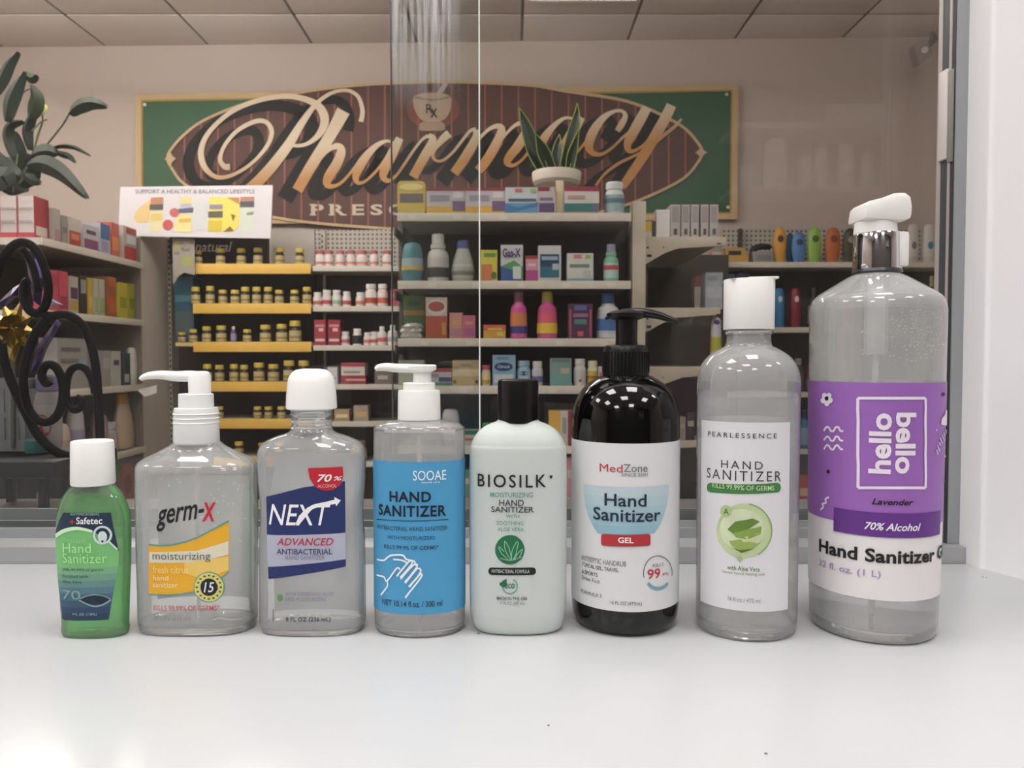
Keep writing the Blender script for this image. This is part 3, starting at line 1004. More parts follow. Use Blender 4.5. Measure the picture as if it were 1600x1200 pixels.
# ------------------------------------------------------------------ 6 black pump bottle, white label
bt = Bottle('sanitizer_bottle', 'glossy black pump bottle with white label and pale blue bowl shape', 894, 1063, 998, 1.0,
            [(998, 66, 1, 2), (997, 74, 1, 2), (988, 81, 1, 2), (972, 84, 1, 2), (950, 84.5, 1, 2), (850, 84.5, 1, 2), (700, 84.5, 1, 2), (672, 83, 1, 2), (650, 76, 1, 2), (635, 66, 1, 2), (624, 53, 1, 2), (618, 42, 1, 2), (616, 36, 1, 2), (612, 34, 1, 2)])
S = bt.surf
bt.body(black_gl, 'body')
col = bt.lathe([(618, 35), (616, 36.5), (578, 35.5), (571, 33), (569, 29)], black_pl, 'collar')
bt.ribs(612, 580, 36, 40, black_pl, 'collar_ribs', col)
bt.lathe([(572, 18), (560, 17), (525, 17.5)], black_pl, 'pump_stem', dx=1)
hd = bt.lathe([(530, 20), (526, 30), (520, 31), (516, 22), (514, 10)], black_pl, 'pump_head', dx=0, k=.9)
bt.spout([(972, 520, 8), (1000, 519, 8), (1025, 522, 6.5), (1045, 528, 5), (1059, 532, 3.6)], black_pl, 'spout', hd, 1.3)
bt.spout([(972, 521, 7), (955, 523, 5), (945, 528, 2.5)], black_pl, 'thumb_rest', hd, 1.6)
pt, bx, ps = Z(870, 500, .4247, .425)
v0, v1 = S.hit(978, 956)[1], S.hit(978, 693)[1]
lab = bt.wrap(v0, v1, M('#d4d5d7', .42, vary=.01), 'label')
for i, h in enumerate(('#b4c6cd', '#aac2cb', '#a0bdc8', '#95b6c4', '#8bb0c0')):
    y0, y1 = 603 + i * 36, 603 + (i + 1) * 36
    def hw_(y):
        return 154 * math.sqrt(max(0.0, 1 - max(0, (y - 603) / 235) ** 2.2))
    poly(S, ps([(255 - hw_(y0), y0), (255 + hw_(y0), y0), (255 + hw_((y0 + y1) / 2), (y0 + y1) / 2), (255 + hw_(y1), y1), (255 - hw_(y1), y1), (255 - hw_((y0 + y1) / 2), (y0 + y1) / 2)]), 'bowl_band', M(h, .45), lab, .0005)
nb = M('#16263a', .5)
text(S, 'Med', bx(159, 530, 243, 559), M('#b5333c', .5), lab, .0)
text(S, 'Zone', bx(246, 530, 332, 559), M('#74777b', .5), lab, .008)
text(S, 'SINCE 2001', bx(238, 563, 332, 575), M('#5a5d61', .5), lab)
text(S, 'Hand', bx(178, 640, 329, 686), nb, lab, .012, off=.0009)
text(S, 'Sanitizer', bx(137, 694, 379, 742), nb, lab, .012, off=.0009)
pill = poly(S, rrect(*bx(165, 786, 343, 828), 4), 'pill', M('#ab2f36', .45), lab, .0009)
text(S, 'GEL', bx(226, 798, 281, 819), M('#efe6e4', .5), pill, .02, off=.0012)
sm = M('#63666c', .5)
text(S, 'ANTISEPTIC HANDRUB', bx(92, 880, 256, 899), sm, lab)
text(S, 'TOPICAL GEL, TRAVEL', bx(95, 905, 228, 921), M('#3c4047', .5), lab, .008)
text(S, '& SPORTS', bx(95, 924, 152, 938), M('#3c4047', .5), lab, .008)
text(S, 'Dries Fast', bx(95, 948, 160, 962), sm, lab)
text(S, 'FORMULA 3', bx(92, 1000, 166, 1013), sm, lab)
text(S, '16 FL OZ (473mL)', bx(198, 1035, 313, 1052), sm, lab, .006)
stroke(S, ellipse(*pt(370, 930), 22, 27, 28, -195, 10), 1.4, 'badge_ring', sm, lab, smooth=0)
stroke(S, ellipse(*pt(370, 930), 20, 24, 20, 40, 140), 5, 'badge_ring', M('#6f9fb0', .5), lab, smooth=0)
text(S, 'KILLS', bx(352, 894, 390, 906), sm, lab)
text(S, '99', bx(331, 914, 378, 951), M('#b5333c', .5), lab, .012)
text(S, '.9%', bx(381, 928, 408, 940), M('#b5333c', .5), lab)

# ------------------------------------------------------------------ 7 tall clear bottle, white disc cap, aloe label
bt = Bottle('sanitizer_bottle', 'tall clear round bottle with white disc cap and aloe vera label', 1089, 1252, 1005, 0.9,
            [(1005, 70, .88, 2), (1004, 75, .9, 2), (992, 79.5, .9, 2), (975, 80.5, .9, 2), (850, 81, .9, 2), (650, 81.5, .9, 2), (618, 81, .9, 2), (598, 76, .9, 2), (584, 66, .9, 2), (575, 54, .92, 2), (569, 43, .96, 2), (566, 37, 1, 2), (560, 35, 1, 2), (545, 34, 1, 2)])
S = bt.surf
bt.body(shell_whitened)
bt.body(gel_clear, 'gel', 0.0008, bt.z(650), 0.009)
bt.body(base_glass, 'base', 0.0012, 0.0086, 0.0005)
bt.lathe([(549, 36), (546, 38), (543, 36)], shell_clear, 'neck_ring', cap0=False, cap1=False)
cap = bt.lathe([(541, 39.5), (540, 40), (464, 40), (463, 39.6)], white_pl, 'cap')
MB().prism([(bt.x(a), bt.z(c)) for a, c in ((bt.cx - 38, 464), (bt.cx - 12, 463.6), (bt.cx - 8, 461), (bt.cx + 39, 460), (bt.cx + 39, 464))], bt.D - .011, bt.D + .011).build('disc_lid', white_pl, cap, bevel=.0006)
pt, bx, ps = Z(1060, 440, .4835, .4833)
va, vb = S.hit(1165, 955)[1], S.hit(1165, 660)[1]
ua, ub = S.hit(1096, 800)[0], S.hit(1232, 800)[0]
lab = bt.wrap(va, vb, M('#d6d6db', .45, vary=.01), 'label', None, ua, ub)
bt.back(S.hit(1165, 930)[1], vb, .034, M('#e2e1e5', .6))
gk = M('#3c3d42', .5)
text(S, 'PEARLESSENCE', bx(98, 490, 316, 506), gk, lab, .004, spacing=1.4)
text(S, 'HAND', bx(140, 580, 271, 606), gk, lab, 0, spacing=1.35)
text(S, 'SANITIZER', bx(94, 612, 330, 645), gk, lab, 0, spacing=1.3)
pill = poly(S, rrect(*bx(94, 650, 329, 681), 6), 'pill', M('#3f7a3d', .5), lab, .0005)
text(S, 'KILLS 99.99% OF GERMS', bx(112, 658, 308, 674), M('#bcd8b2', .5), pill, .006, off=.0008)
disc = poly(S, ps(ellipse(212, 805, 88, 88, 36)), 'picture_disc', M('#b9c99c', .5, vary=.2, scale=60), lab, .0005)
poly(S, ps(ellipse(205, 800, 70, 66, 30)), 'picture_disc', M('#c9d3b2', .5, vary=.2, scale=80), disc, .0007)
for h, l in (('#5f7f33', [(160, 800), (185, 775), (240, 765), (262, 775), (225, 800), (175, 812)]), ('#7f9a48', [(175, 812), (225, 800), (268, 790), (265, 815), (225, 832), (188, 826)]),
             ('#bccb98', [(200, 830), (250, 812), (268, 820), (245, 838), (210, 842)]), ('#8fa653', [(165, 838), (200, 832), (255, 846), (268, 840), (240, 862), (200, 866), (172, 852)]), ('#54702e', [(172, 856), (200, 868), (240, 864), (205, 876)])):
    poly(S, ps(l), 'aloe_leaf', M(h, .5), disc, .0009)
poly(S, ps(ellipse(156, 742, 19, 20, 16)), 'picture_badge', M('#a5bf85', .5), disc, .0009)
text(S, 'A', bx(148, 732, 164, 752), M('#4a6b35', .5), disc, off=.0011)
stroke(S, ps(ellipse(212, 805, 88, 88, 36, -80, 60)), 1.8, 'picture_rim', M('#8da868', .5), disc, .0008, smooth=0)
poly(S, ps([(188, 890), (205, 886), (208, 900), (198, 908)]), 'picture_drop', M('#9db578', .5), disc, .0008)
text(S, 'with Aloe Vera', bx(158, 920, 262, 935), M('#5d7c3c', .5), lab, .006)
text(S, 'leaves hands feeling soft', bx(144, 939, 279, 951), M('#8a9474', .5), lab)
text(S, '16 fl oz / 473 ml', bx(160, 1022, 263, 1036), M('#85868c', .5), lab)

# ------------------------------------------------------------------ 8 litre pump bottle, purple label
bt = Bottle('sanitizer_bottle', 'large clear litre bottle with chrome collar pump and purple label', 1263, 1480, 1012, 1.0,
            [(1012, 88, 1, 2), (1011, 96, 1, 2), (1003, 101, 1, 2), (985, 103, 1, 2), (900, 104.5, 1, 2), (700, 107, 1, 2), (540, 108.5, 1, 2), (520, 108, 1, 2), (506, 104, 1, 2), (497, 95, 1, 2), (488, 80, 1, 2), (480, 66, 1, 2), (472, 52, 1, 2), (467, 42, 1, 2), (464, 36, 1, 2), (458, 35, 1, 2)])
S = bt.surf
bt.body(shell_whitened)
bt.body(gel_big, 'gel', 0.0008, bt.z(500), 0.008)
bt.body(base_glass, 'base', 0.0012, 0.0076, 0.0005)
bt.bubbles(330, bt.z(600), bt.z(522), bubble_mat, .0002, .0006, 5, right=True)
bt.lathe([(995, 4), (590, 4)], white_tr, 'dip_tube')
bt.lathe([(590, 12), (586, 14), (500, 14), (470, 14)], M('#c9c9ca', .35), 'pump_cylinder')
chrome = M('#c9c9cc', .07, metal=1.0, vary=.02)
col = bt.lathe([(463, 38), (461, 39), (405, 38.5), (402, 37)], chrome, 'collar')
bt.lathe([(464, 39), (462, 40.5), (458, 39.5)], M('#55565a', .3, metal=.8), 'collar_ring', col, cap0=False)
wp = M('#eae8e6', .3, vary=.02)
bt.lathe([(404, 33), (402, 35), (385, 33.5), (383, 31)], wp, 'pump_base', dx=-4)
hx = bt.cx - 1370
hp = [(1334, 384), (1337, 361), (1344, 356), (1366, 351), (1384, 344.5), (1402, 343), (1411, 350), (1414, 366), (1413, 384), (1400, 387), (1356, 385)]
dx8 = bt.cx - 1372
hm = MB().prism([(bt.x(a + dx8), bt.z(c)) for a, c in hp], bt.D - .014, bt.D + .014)
hd = hm.build('pump_head', wp, bt.root, bevel=.003)
MB().box(bt.x(1393 + dx8), bt.x(1412 + dx8), bt.D - .012, bt.D + .004, bt.z(456), bt.z(402)).build('spout_guard', wp, hd, bevel=.002)
pt, bx, ps = Z(1250, 590, .3, .3)
v0, v1, vm = S.hit(1375, 938)[1], S.hit(1375, 598)[1], S.hit(1375, 822)[1]
pur = M('#9463b0', .45, vary=.02)
dkp = M('#5f3083', .45)
lw = M('#e3dbe6', .5)
lab = bt.wrap(v0, v1, M('#dedbdc', .45, vary=.01), 'label')
pp = bt.wrap(vm, v1, pur, 'label_purple', lab, off=.0005)
r0 = ps([(304, 107), (648, 107), (648, 573), (304, 573)])
for (p, q) in ((0, 1), (1, 2), (2, 3), (3, 0)):
    ln = [(r0[p][0] + (r0[q][0] - r0[p][0]) * t / 8, r0[p][1] + (r0[q][1] - r0[p][1]) * t / 8) for t in range(9)]
    stroke(S, ln, 4.4, 'frame_line', lw, pp, .0009, smooth=0)
text(S, 'hello', bx(360, 185, 476, 500), lw, pp, .03, rot=90, off=.0009)
text(S, 'bello', bx(495, 182, 598, 500), lw, pp, .03, rot=-90, off=.0009)
text(S, 'Lavender', bx(375, 632, 586, 664), ink, pp, .02, .3, off=.0009)
u0_, u1_ = S.hit(*pt(180, 760))[0], S.hit(*pt(722, 760))[0]
vt_, vb_ = S.hit(*pt(450, 705))[1], S.hit(*pt(450, 832))[1]
bar = uvpoly(S, [(u0_, vb_), (u1_, vb_), (u1_, vt_), (u0_, vt_)], 'alcohol_bar', dkp, pp, .0009)
text(S, '70% Alcohol', bx(335, 757, 620, 797), M('#e9e3ee', .5), bar, .02, .3, off=.0013)
text(S, 'Hand Sanitizer Gel', bx(105, 893, 752, 965), ink, lab, .03, off=.0008, extra=.003, spacing=1.02)
text(S, '32 fl. oz. (1 L)', bx(105, 985, 420, 1030), M('#a08ab8', .5), lab, .006, off=.0008)
for y in (268, 318, 363):
    stroke(S, ps([(130 + i * 12.25, y + (9 if i % 4 in (0, 3) else -9), 3.2) for i in range(9)]), 3, 'wave_mark', lw, pp, .0009, smooth=4)
for i in range(5):
    a = i / 5 * 2 * math.pi + .3
    c = pt(145 + 19 * math.cos(a), 112 + 22 * math.sin(a))
    poly(S, ellipse(c[0], c[1], 4, 4.6, 10), 'flower_petal', lw, pp, .0009)
poly(S, ellipse(*pt(146, 108), 3, 3.4, 10), 'flower_centre', ink, pp, .0011)
for x, y in ((152, 489), (738, 86)):
    poly(S, ellipse(*pt(x, y), 2.6, 3, 10), 'dot_mark', ink, pp, .0009)
stroke(S, ps([(112, 688, 3), (128, 672, 3), (122, 658, 3), (142, 650, 3), (138, 632, 3), (157, 622, 3)]), 3, 'squiggle_mark', lw, pp, .0009, smooth=4)
poly(S, ps([(728, 245), (730, 215), (745, 195), (752, 170), (764, 168), (768, 250)]), 'cloud_mark', lw, pp, .0009)
for i in range(22):
    x, y = 704 + (i * 37 % 60), 272 + (i * 53 % 145)
    poly(S, ellipse(*pt(x, y), 1.2, 2.2, 6), 'rain_mark', M('#c7b2d4', .5), pp, .0009)
poly(S, ps([(742, 545), (750, 515), (756, 550)]), 'dot_mark', ink, pp, .0009)
poly(S, ps([(750, 705), (752, 645), (760, 648), (762, 708)]), 'squiggle_mark', lw, pp, .0009)

# ================================================================== the shop behind the window
# ------------------------------------------------------------------ product makers (unit size, copied and scaled)
_pm = {}
def arc_band(prof, z0, z1, half=110, grow=0.015, sides=14):
    """label sheet around the front of a unit bottle profile"""
    zs = np.array([p[0] for p in prof])
    rs = np.array([p[1] for p in prof])
    m = MB()
    for z in (z0, z1):
        r = float(np.interp(z, zs, rs)) + grow
        for i in range(sides + 1):
            a = math.radians(-90 - half + 2 * half * i / sides)
            m.v.append((r * math.cos(a), r * math.sin(a), z))
    k = sides + 1
    m.f += [(i, i + 1, i + 1 + k, i + k) for i in range(sides)]
    return m
PROF = {
    'vitamin': ([(0, .44), (.02, .49), (.56, .49), (.64, .44), (.69, .36), (.75, .36)], [(.74, .43), (.75, .46), (.95, .46), (1, .41)], (.06, .54)),
    'pill': ([(0, .44), (.02, .5), (.62, .5), (.72, .44), (.76, .38), (.8, .38)], [(.78, .42), (.79, .44), (.97, .44), (1, .4)], (.1, .6)),
    'tall': ([(0, .44), (.02, .5), (.58, .5), (.68, .44), (.75, .26), (.82, .24)], [(.8, .27), (.98, .27), (1, .24)], (.1, .55)),
    'wash': ([(0, .42), (.03, .5), (.5, .48), (.66, .45), (.74, .3), (.8, .26)], [(.78, .29), (.97, .27), (1, .24)], (.12, .55)),
    'jug': ([(0, .44), (.03, .5), (.55, .5), (.63, .44), (.68, .3), (.7, .36), (.78, .36), (.8, .28)], [(.8, .3), (.98, .3), (1, .26)], (.1, .5)),
    'oval': ([(0, .4), (.03, .46), (.3, .5), (.55, .42), (.75, .3), (.82, .26)], [(.8, .28), (.97, .26), (1, .2)], (.1, .42)),
    'shampoo': ([(.12, .36), (.2, .42), (.45, .5), (.7, .47), (.88, .38), (.96, .24), (1, .06)], [(0, .36), (.02, .38), (.12, .38), (.13, .36)], (.3, .45)),
    'tottle': ([(.16, .44), (.2, .47), (.6, .46), (.86, .42), (.97, .34), (1, .2)], [(0, .42), (.02, .45), (.16, .45), (.17, .42)], (.3, .6)),
}
def pmesh(key, make):
    if key not in _pm:
        _pm[key] = make()
    return _pm[key]
def link_part(name, me, parent):
    o = bpy.data.objects.new(name, me)
    COL.objects.link(o)
    o.parent = parent
    return o
def bottle_parts(root, kind, body, cap, label=None, dot=None, stripe=None, rough=.4, trans=0.0):
    prof, cprof, band = PROF[kind]
    link_part('body', pmesh((kind, 'b', body, trans), lambda: MB().lathe(0, 0, prof, 20).mesh('body', M(body, rough, trans=trans), angle=50)), root)
    link_part('cap', pmesh((kind, 'c', cap), lambda: MB().lathe(0, 0, cprof, 18).mesh('cap', M(cap, .4), angle=40)), root)
    if label:
        lo = link_part('label', pmesh((kind, 'l', label), lambda: arc_band(prof, *band).mesh('label', M(label, .5))), root)
        if stripe:
            z0, z1 = band[0] + (band[1] - band[0]) * stripe[1], band[0] + (band[1] - band[0]) * stripe[2]
            link_part('label_stripe', pmesh((kind, 's') + stripe, lambda: arc_band(prof, z0, z1, 95, .03).mesh('label_stripe', M(stripe[0], .5))), lo)
    if dot:
        col, zc, rx, rz = dot
        def mk():
            zs, rs = np.array([p[0] for p in prof]), np.array([p[1] for p in prof])
            m = MB()
            m.v.append((0, -float(np.interp(zc, zs, rs)) - .03, zc))
            for i in range(14):
                a = 2 * math.pi * i / 14
                z = zc + rz * math.sin(a)
                r = float(np.interp(z, zs, rs)) + .025
                th = rx * math.cos(a) / r
                m.v.append((r * math.sin(th), -r * math.cos(th), z))
            m.f += [(0, 1 + i, 1 + (i + 1) % 14) for i in range(14)]
            return m.mesh('emblem', M(col, .5))
        link_part('emblem', pmesh((kind, 'd') + dot, mk), root)
def carton_parts(root, body, panels=(), words=(), rough=.45):
    link_part('box_body', pmesh(('box', body, rough), lambda: MB().box(-.5, .5, -.5, .5, 0, 1).mesh('box_body', M(body, rough), smooth=False)), root)
    for i_p, p in enumerate(panels):
        fr = -.515 - .008 * i_p
        def mk(p=p, fr=fr):
            if p[0] == 'e':
                _, cx, cz, rx, rz, col = p
                return MB().prism(ellipse(cx, cz, rx, rz, 20), fr, -.49).mesh('panel', M(col, .5), smooth=False)
            if p[0] == 'p':
                return MB().prism(p[1], fr, -.49).mesh('panel', M(p[2], .5), smooth=False)
            if p[0] == 't':
                _, x0, x1, y0, y1, col = p        # patch on the lid
                return MB().box(x0, x1, y0, y1, .99, 1.01).mesh('panel', M(col, .5), smooth=False)
            x0, x1, z0, z1, col = p
            return MB().box(x0, x1, fr, -.49, z0, z1).mesh('panel', M(col, .5), smooth=False)
        link_part('panel', pmesh(('panel', i_p, repr(p)), mk), root)
    for (s, x0, x1, z0, z1, col, bold) in words:
        vs, fs = text_flat(s, bold)
        me = bpy.data.meshes.new('lettering')
        me.from_pydata([(x0 + a * (x1 - x0), -.6, z0 + c * (z1 - z0)) for a, c in vs], [], fs)
        me.materials.append(M(col, .5))
        link_part('lettering', me, root)

SHELVES = {}
ORD = 'first second third fourth fifth sixth seventh eighth ninth tenth eleventh twelfth thirteenth fourteenth'.split()
class Shelf:
    def __init__(self, key, Y, z, phrase, group):
        self.Y, self.z, self.phrase, self.group, self.items = Y, z, phrase, group, []
        SHELVES[key] = self
    def put(self, name, x0, x1, ytop, desc, cat, depth=None, back=0.02, lift=0.0):
        """root of a product whose front spans x0..x1 and whose top shows at ytop"""
        y = self.Y + back
        w = (x1 - x0) / F * y
        d = depth if depth else w * .9
        yc = y + d / 2
        xc = P((x0 + x1) / 2, 500, y).x
        xc = (x0 + x1) / 2 - 800
        xc = xc / F * (y + (d / 2 if depth is None else 0))
        h = max(.02, zat(ytop, y) - self.z - lift)
        r = thing(name, None, None, (xc, yc, self.z + lift + .001))
        r.scale = (w, d, h)
        self.items.append((xc, r, desc, cat))
        return r
def finish_labels():
    count = {}
    for s in SHELVES.values():
        for _, r, d, c in s.items:
            count[d] = count.get(d, 0) + 1
    for s in SHELVES.values():
        rows = {}
        for it in sorted(s.items, key=lambda t: t[0]):
            rows.setdefault(it[2], []).append(it)
        for d, l in rows.items():
            for k, (_, r, dd, c) in enumerate(l):
                if count[d] == 1:
                    lab = d + ' on ' + s.phrase
                    if len(lab.split()) > 16:
                        lab = d
                elif len(l) == 1:
                    lab = 'the only ' + d + ' on ' + s.phrase
                else:
                    lab = d + ', ' + ORD[k] + ' from the left on ' + s.phrase
                    if len(lab.split()) > 16:
                        lab = ORD[k] + ' ' + d + ' on ' + s.phrase
                setlabel(r, lab, c, s.group)

metal = M('#b3ada3', .45, vary=.04, scale=12)
metal_dk = M('#55504b', .6, vary=.05)
panel_dk = M('#4a4441', .7, vary=.06, scale=6)
strip_mat = M('#c6c2b8', .4, vary=.08, scale=40)
def peg_mat():
    m = bpy.data.materials.new('pegboard')
    m.use_nodes = True
    nt = m.node_tree
    bs = nt.nodes['Principled BSDF']
    bs.inputs['Roughness'].default_value = .6
    tc = nt.nodes.new('ShaderNodeTexCoord')
    vo = nt.nodes.new('ShaderNodeTexVoronoi')
    vo.inputs['Scale'].default_value = 40
    vo.inputs['Randomness'].default_value = 0
    nt.links.new(tc.outputs['Object'], vo.inputs['Vector'])
    cr = nt.nodes.new('ShaderNodeValToRGB')
    cr.color_ramp.elements[0].position, cr.color_ramp.elements[0].color = .22, lin('#5d5854')
    cr.color_ramp.elements[1].position, cr.color_ramp.elements[1].color = .3, lin('#b3aca6')
    nt.links.new(vo.outputs['Distance'], cr.inputs[0])
    nt.links.new(cr.outputs[0], bs.inputs['Base Color'])
    return m
peg = peg_mat()
def slots(x, y, z0, z1, parent, step=.025):
    m = MB()
    z = z0
    while z < z1:
        m.box(x - .0035, x + .0035, y - .0012, y + .001, z, z + step * .5)
        z += step
    return m.build('upright_slots', M('#25211e', .8), parent)

# ------------------------------------------------------------------ yellow-edged vitamin shelving on the back wall
VY = 4.05
un = thing('wall_shelving', 'back wall shelving with yellow shelf edges holding amber vitamin bottles', 'shelving', (xat(380, VY), VY + .2, FLOOR_Z))
yel_edge = M('#dcb458', .45, vary=.05, scale=20)
def X_(px, Y=VY):
    return (px - 800) / F * Y
MB().box(X_(268, 4.3), X_(489, 4.3), 4.36, 4.39, FLOOR_Z, zat(414, 4.3)).build('back_panel', panel_dk, un)
MB().box(X_(421, 4.3), X_(489, 4.3), 4.36, 4.39, zat(414, 4.3), zat(359, 4.36)).build('pegboard', peg, un)
vit_rows = [(413, 305), (475, 303), (535, 275), (597, 300), (655, 300), (714, 300)]
for k, (py, xl) in enumerate(vit_rows):
    z = zat(py, VY)
    s = MB().box(X_(xl), X_(488), VY + .006, 4.36, z - .018, z).build('shelf', metal, un)
    MB().box(X_(max(xl, 303)), X_(487), VY - .004, VY + .006, z - .05, z + .003).build('shelf_edge', yel_edge, s, bevel=.002)
    if xl < 290:
        MB().box(X_(xl), X_(303), VY, VY + .01, z - .02, z).build('shelf_edge', M('#cdb583', .5), s)
    Shelf('v%d' % k, VY, z, 'the %s yellow shelf' % ('top', 'second', 'third', 'fourth', 'fifth', 'lowest')[k], 'amber vitamin bottles on the yellow shelves')
MB().box(X_(265, 4.28), X_(270, 4.28), 4.27, 4.36, FLOOR_Z, zat(371, 4.28)).build('upright', metal, un)
slots(X_(266.5, 4.27), 4.27, zat(800, 4.28), zat(376, 4.28), un, .03)
def vit(row, cx, top, w=13.5, base=None, caps='#c2ae4c'):
    s = SHELVES['v%d' % row]
    r = s.put('vitamin_bottle', cx - w / 2, cx + w / 2, top, 'amber vitamin bottle with yellow cap', 'bottle')
    bottle_parts(r, 'vitamin', '#33261a', caps, '#b3a678', None, ('#8d7b45', .25, .5))
for cx, t in ((311, 391), (347, 388), (379, 388), (405, 387), (439, 387), (470, 388)):
    vit(0, cx, t, 14)
for zx, zy in ((200, 330), (295, 325), (378, 350), (458, 350), (525, 330), (600, 330), (675, 330), (748, 350), (848, 350), (930, 330)):
    vit(1, 260 + zx * .2375, 370 + zy * .2375, 13.5)
for zx, zy, w in ((105, 630, 12), (180, 610, 13), (268, 590, 14), (365, 585, 16), (535, 610, 13), (655, 580, 17), (762, 575, 17), (850, 552, 19)):
    vit(2, 260 + zx * .2375, 370 + zy * .2375, w)
r = SHELVES['v2'].put('supplement_bottle', 361, 370, 510, 'slim white and purple supplement bottle between amber vitamin bottles', 'bottle')
bottle_parts(r, 'tall', '#4b3f63', '#cfc9d2', '#8b80a0')
for zx, zy, w in ((270, 840, 14), (350, 845, 14), (445, 840, 14), (512, 845, 13), (610, 830, 17), (705, 840, 17), (808, 815, 18), (905, 815, 18)):
    vit(3, 260 + zx * .2375, 370 + zy * .2375, w)
for cx in (342, 402, 419, 439):
    vit(4, cx, 636, 13)
for cx, t in ((372, 691), (409, 693), (435, 692)):
    vit(5, cx, t, 14)
# printed side card and blue carton at the shelf end
card = thing('side_card', 'light grey printed card hanging at the end of the yellow shelves', 'card', (X_(287), VY - .02, zat(432, VY)))
sp = Plane(VY - .02)
cb = poly(sp, [(270, 372), (304, 374), (305, 430), (297, 428), (288, 426), (279, 432), (271, 445)], 'card_board', M('#98918a', .6), card, 0, .004)
for bx4, h in (((273, 377, 281, 390), '#a3a05e'), ((284, 400, 302, 416), '#9c9a62'), ((273, 394, 281, 398), '#77716c')):
    poly(sp, [(bx4[0], bx4[1]), (bx4[2], bx4[1]), (bx4[2], bx4[3]), (bx4[0], bx4[3])], 'card_print', M(h, .6), cb, .005)
text(sp, 'Real', (285, 387, 297, 393), M('#5b5650', .6), cb, off=.005)
r = SHELVES['v2'].put('carton', 275, 304, 433, 'teal blue carton with grey lower front beneath the side card', 'box', .12, .06)
carton_parts(r, '#2f5566', [(-.5, .5, .05, .48, '#4c5a60'), (-.5, .5, .62, .72, '#41707f')])
# black backing sheet and white header board
hb = thing('backing_board', 'black backing board with white lettering under the white header', 'sign', (X_(346, 4.2), 4.2, zat(414, 4.2)))
sp = Plane(4.2)
bb = poly(sp, [(266, 366), (421, 366), (421, 413), (266, 413)], 'board', M('#3d3739', .6), hb, 0, .01)
text(sp, 'natural', (306, 378, 364, 394), M('#cfcccc', .6), bb, .012, .25, off=.012)
text(sp, 'feel', (276, 377, 303, 390), M('#a8a5a2', .6), bb, .012, .25, off=.012)
hd = thing('header_board', 'white header board with printed fruit and vitamin bottles above the yellow shelves', 'sign', (X_(306, 4.0), 4.0, zat(372, 4.0)))
sp = Plane(4.0)
pt, bx, ps = Z(180, 270, .175, .175)
hbq = poly(sp, [(190, 293), (427, 290), (424, 373), (186.5, 369)], 'board', M('#d9d6dc', .4, vary=.01), hd, 0, .012)
O1 = .0135
text(sp, 'SUPPORT A HEALTHY & BALANCED LIFESTYLE', bx(192, 152, 1255, 190), M('#6d7080', .6), hbq, .004, off=O1)
def pp_(pts, h, o=O1):
    poly(sp, ps(pts), 'print', M(h, .5), hbq, o)
pp_([(175, 400), (210, 330), (330, 240), (320, 420), (300, 450), (200, 450)], '#dcc08a')
pp_([(330, 225), (440, 222), (440, 285), (325, 290)], '#b9876b')
pp_([(320, 288), (440, 285), (438, 335), (318, 335)], '#5f5a5c', O1 + .001)
pp_([(322, 340), (438, 340), (436, 520), (315, 540)], '#e0d9b0')
pp_([(330, 370), (430, 365), (430, 430), (328, 435)], '#d8c878', O1 + .001)
pp_(ellipse(540, 360, 45, 42, 14), '#c46a66')
pp_(ellipse(480, 470, 48, 48, 14), '#c25c5e')
pp_([(585, 220), (695, 220), (695, 280), (585, 282)], '#e2d59a')
pp_([(590, 283), (690, 281), (690, 312), (590, 314)], '#b9bcc8')
pp_([(575, 325), (710, 315), (705, 358), (578, 362)], '#5c6078', O1 + .001)
pp_([(575, 375), (692, 375), (690, 535), (540, 530), (530, 470)], '#e6dc9c')
pp_([(582, 415), (685, 410), (685, 445), (582, 450)], '#d3b45e', O1 + .001)
pp_([(705, 250), (830, 230), (820, 515), (705, 515)], '#d3d5d8')
pp_([(850, 220), (1100, 225), (1118, 300), (1118, 480), (1060, 530), (840, 530), (845, 400)], '#e6d86c')
pp_([(1000, 225), (1118, 225), (1118, 290)], '#bd9050', O1 + .001)
pp_([(850, 288), (970, 288), (968, 330), (850, 330)], '#8e8ba0', O1 + .001)
pp_([(840, 350), (970, 345), (968, 405), (840, 405)], '#615f55', O1 + .001)
pp_([(840, 430), (965, 430), (960, 525), (835, 525)], '#d3be48', O1 + .001)
pp_([(1040, 370), (1085, 385), (1060, 440)], '#8d6a3a', O1 + .001)
pp_([(975, 530), (1035, 480), (1070, 525)], '#8d6a3a', O1 + .001)
pp_([(1125, 220), (1250, 218), (1250, 258), (1125, 260)], '#b48672')
pp_([(1122, 260), (1250, 258), (1248, 312), (1120, 312)], '#55565c')
pp_([(1120, 320), (1245, 318), (1240, 530), (1118, 530)], '#d3dccf')
pp_([(1185, 360), (1245, 350), (1240, 380), (1180, 382)], '#8f9a90', O1 + .001)

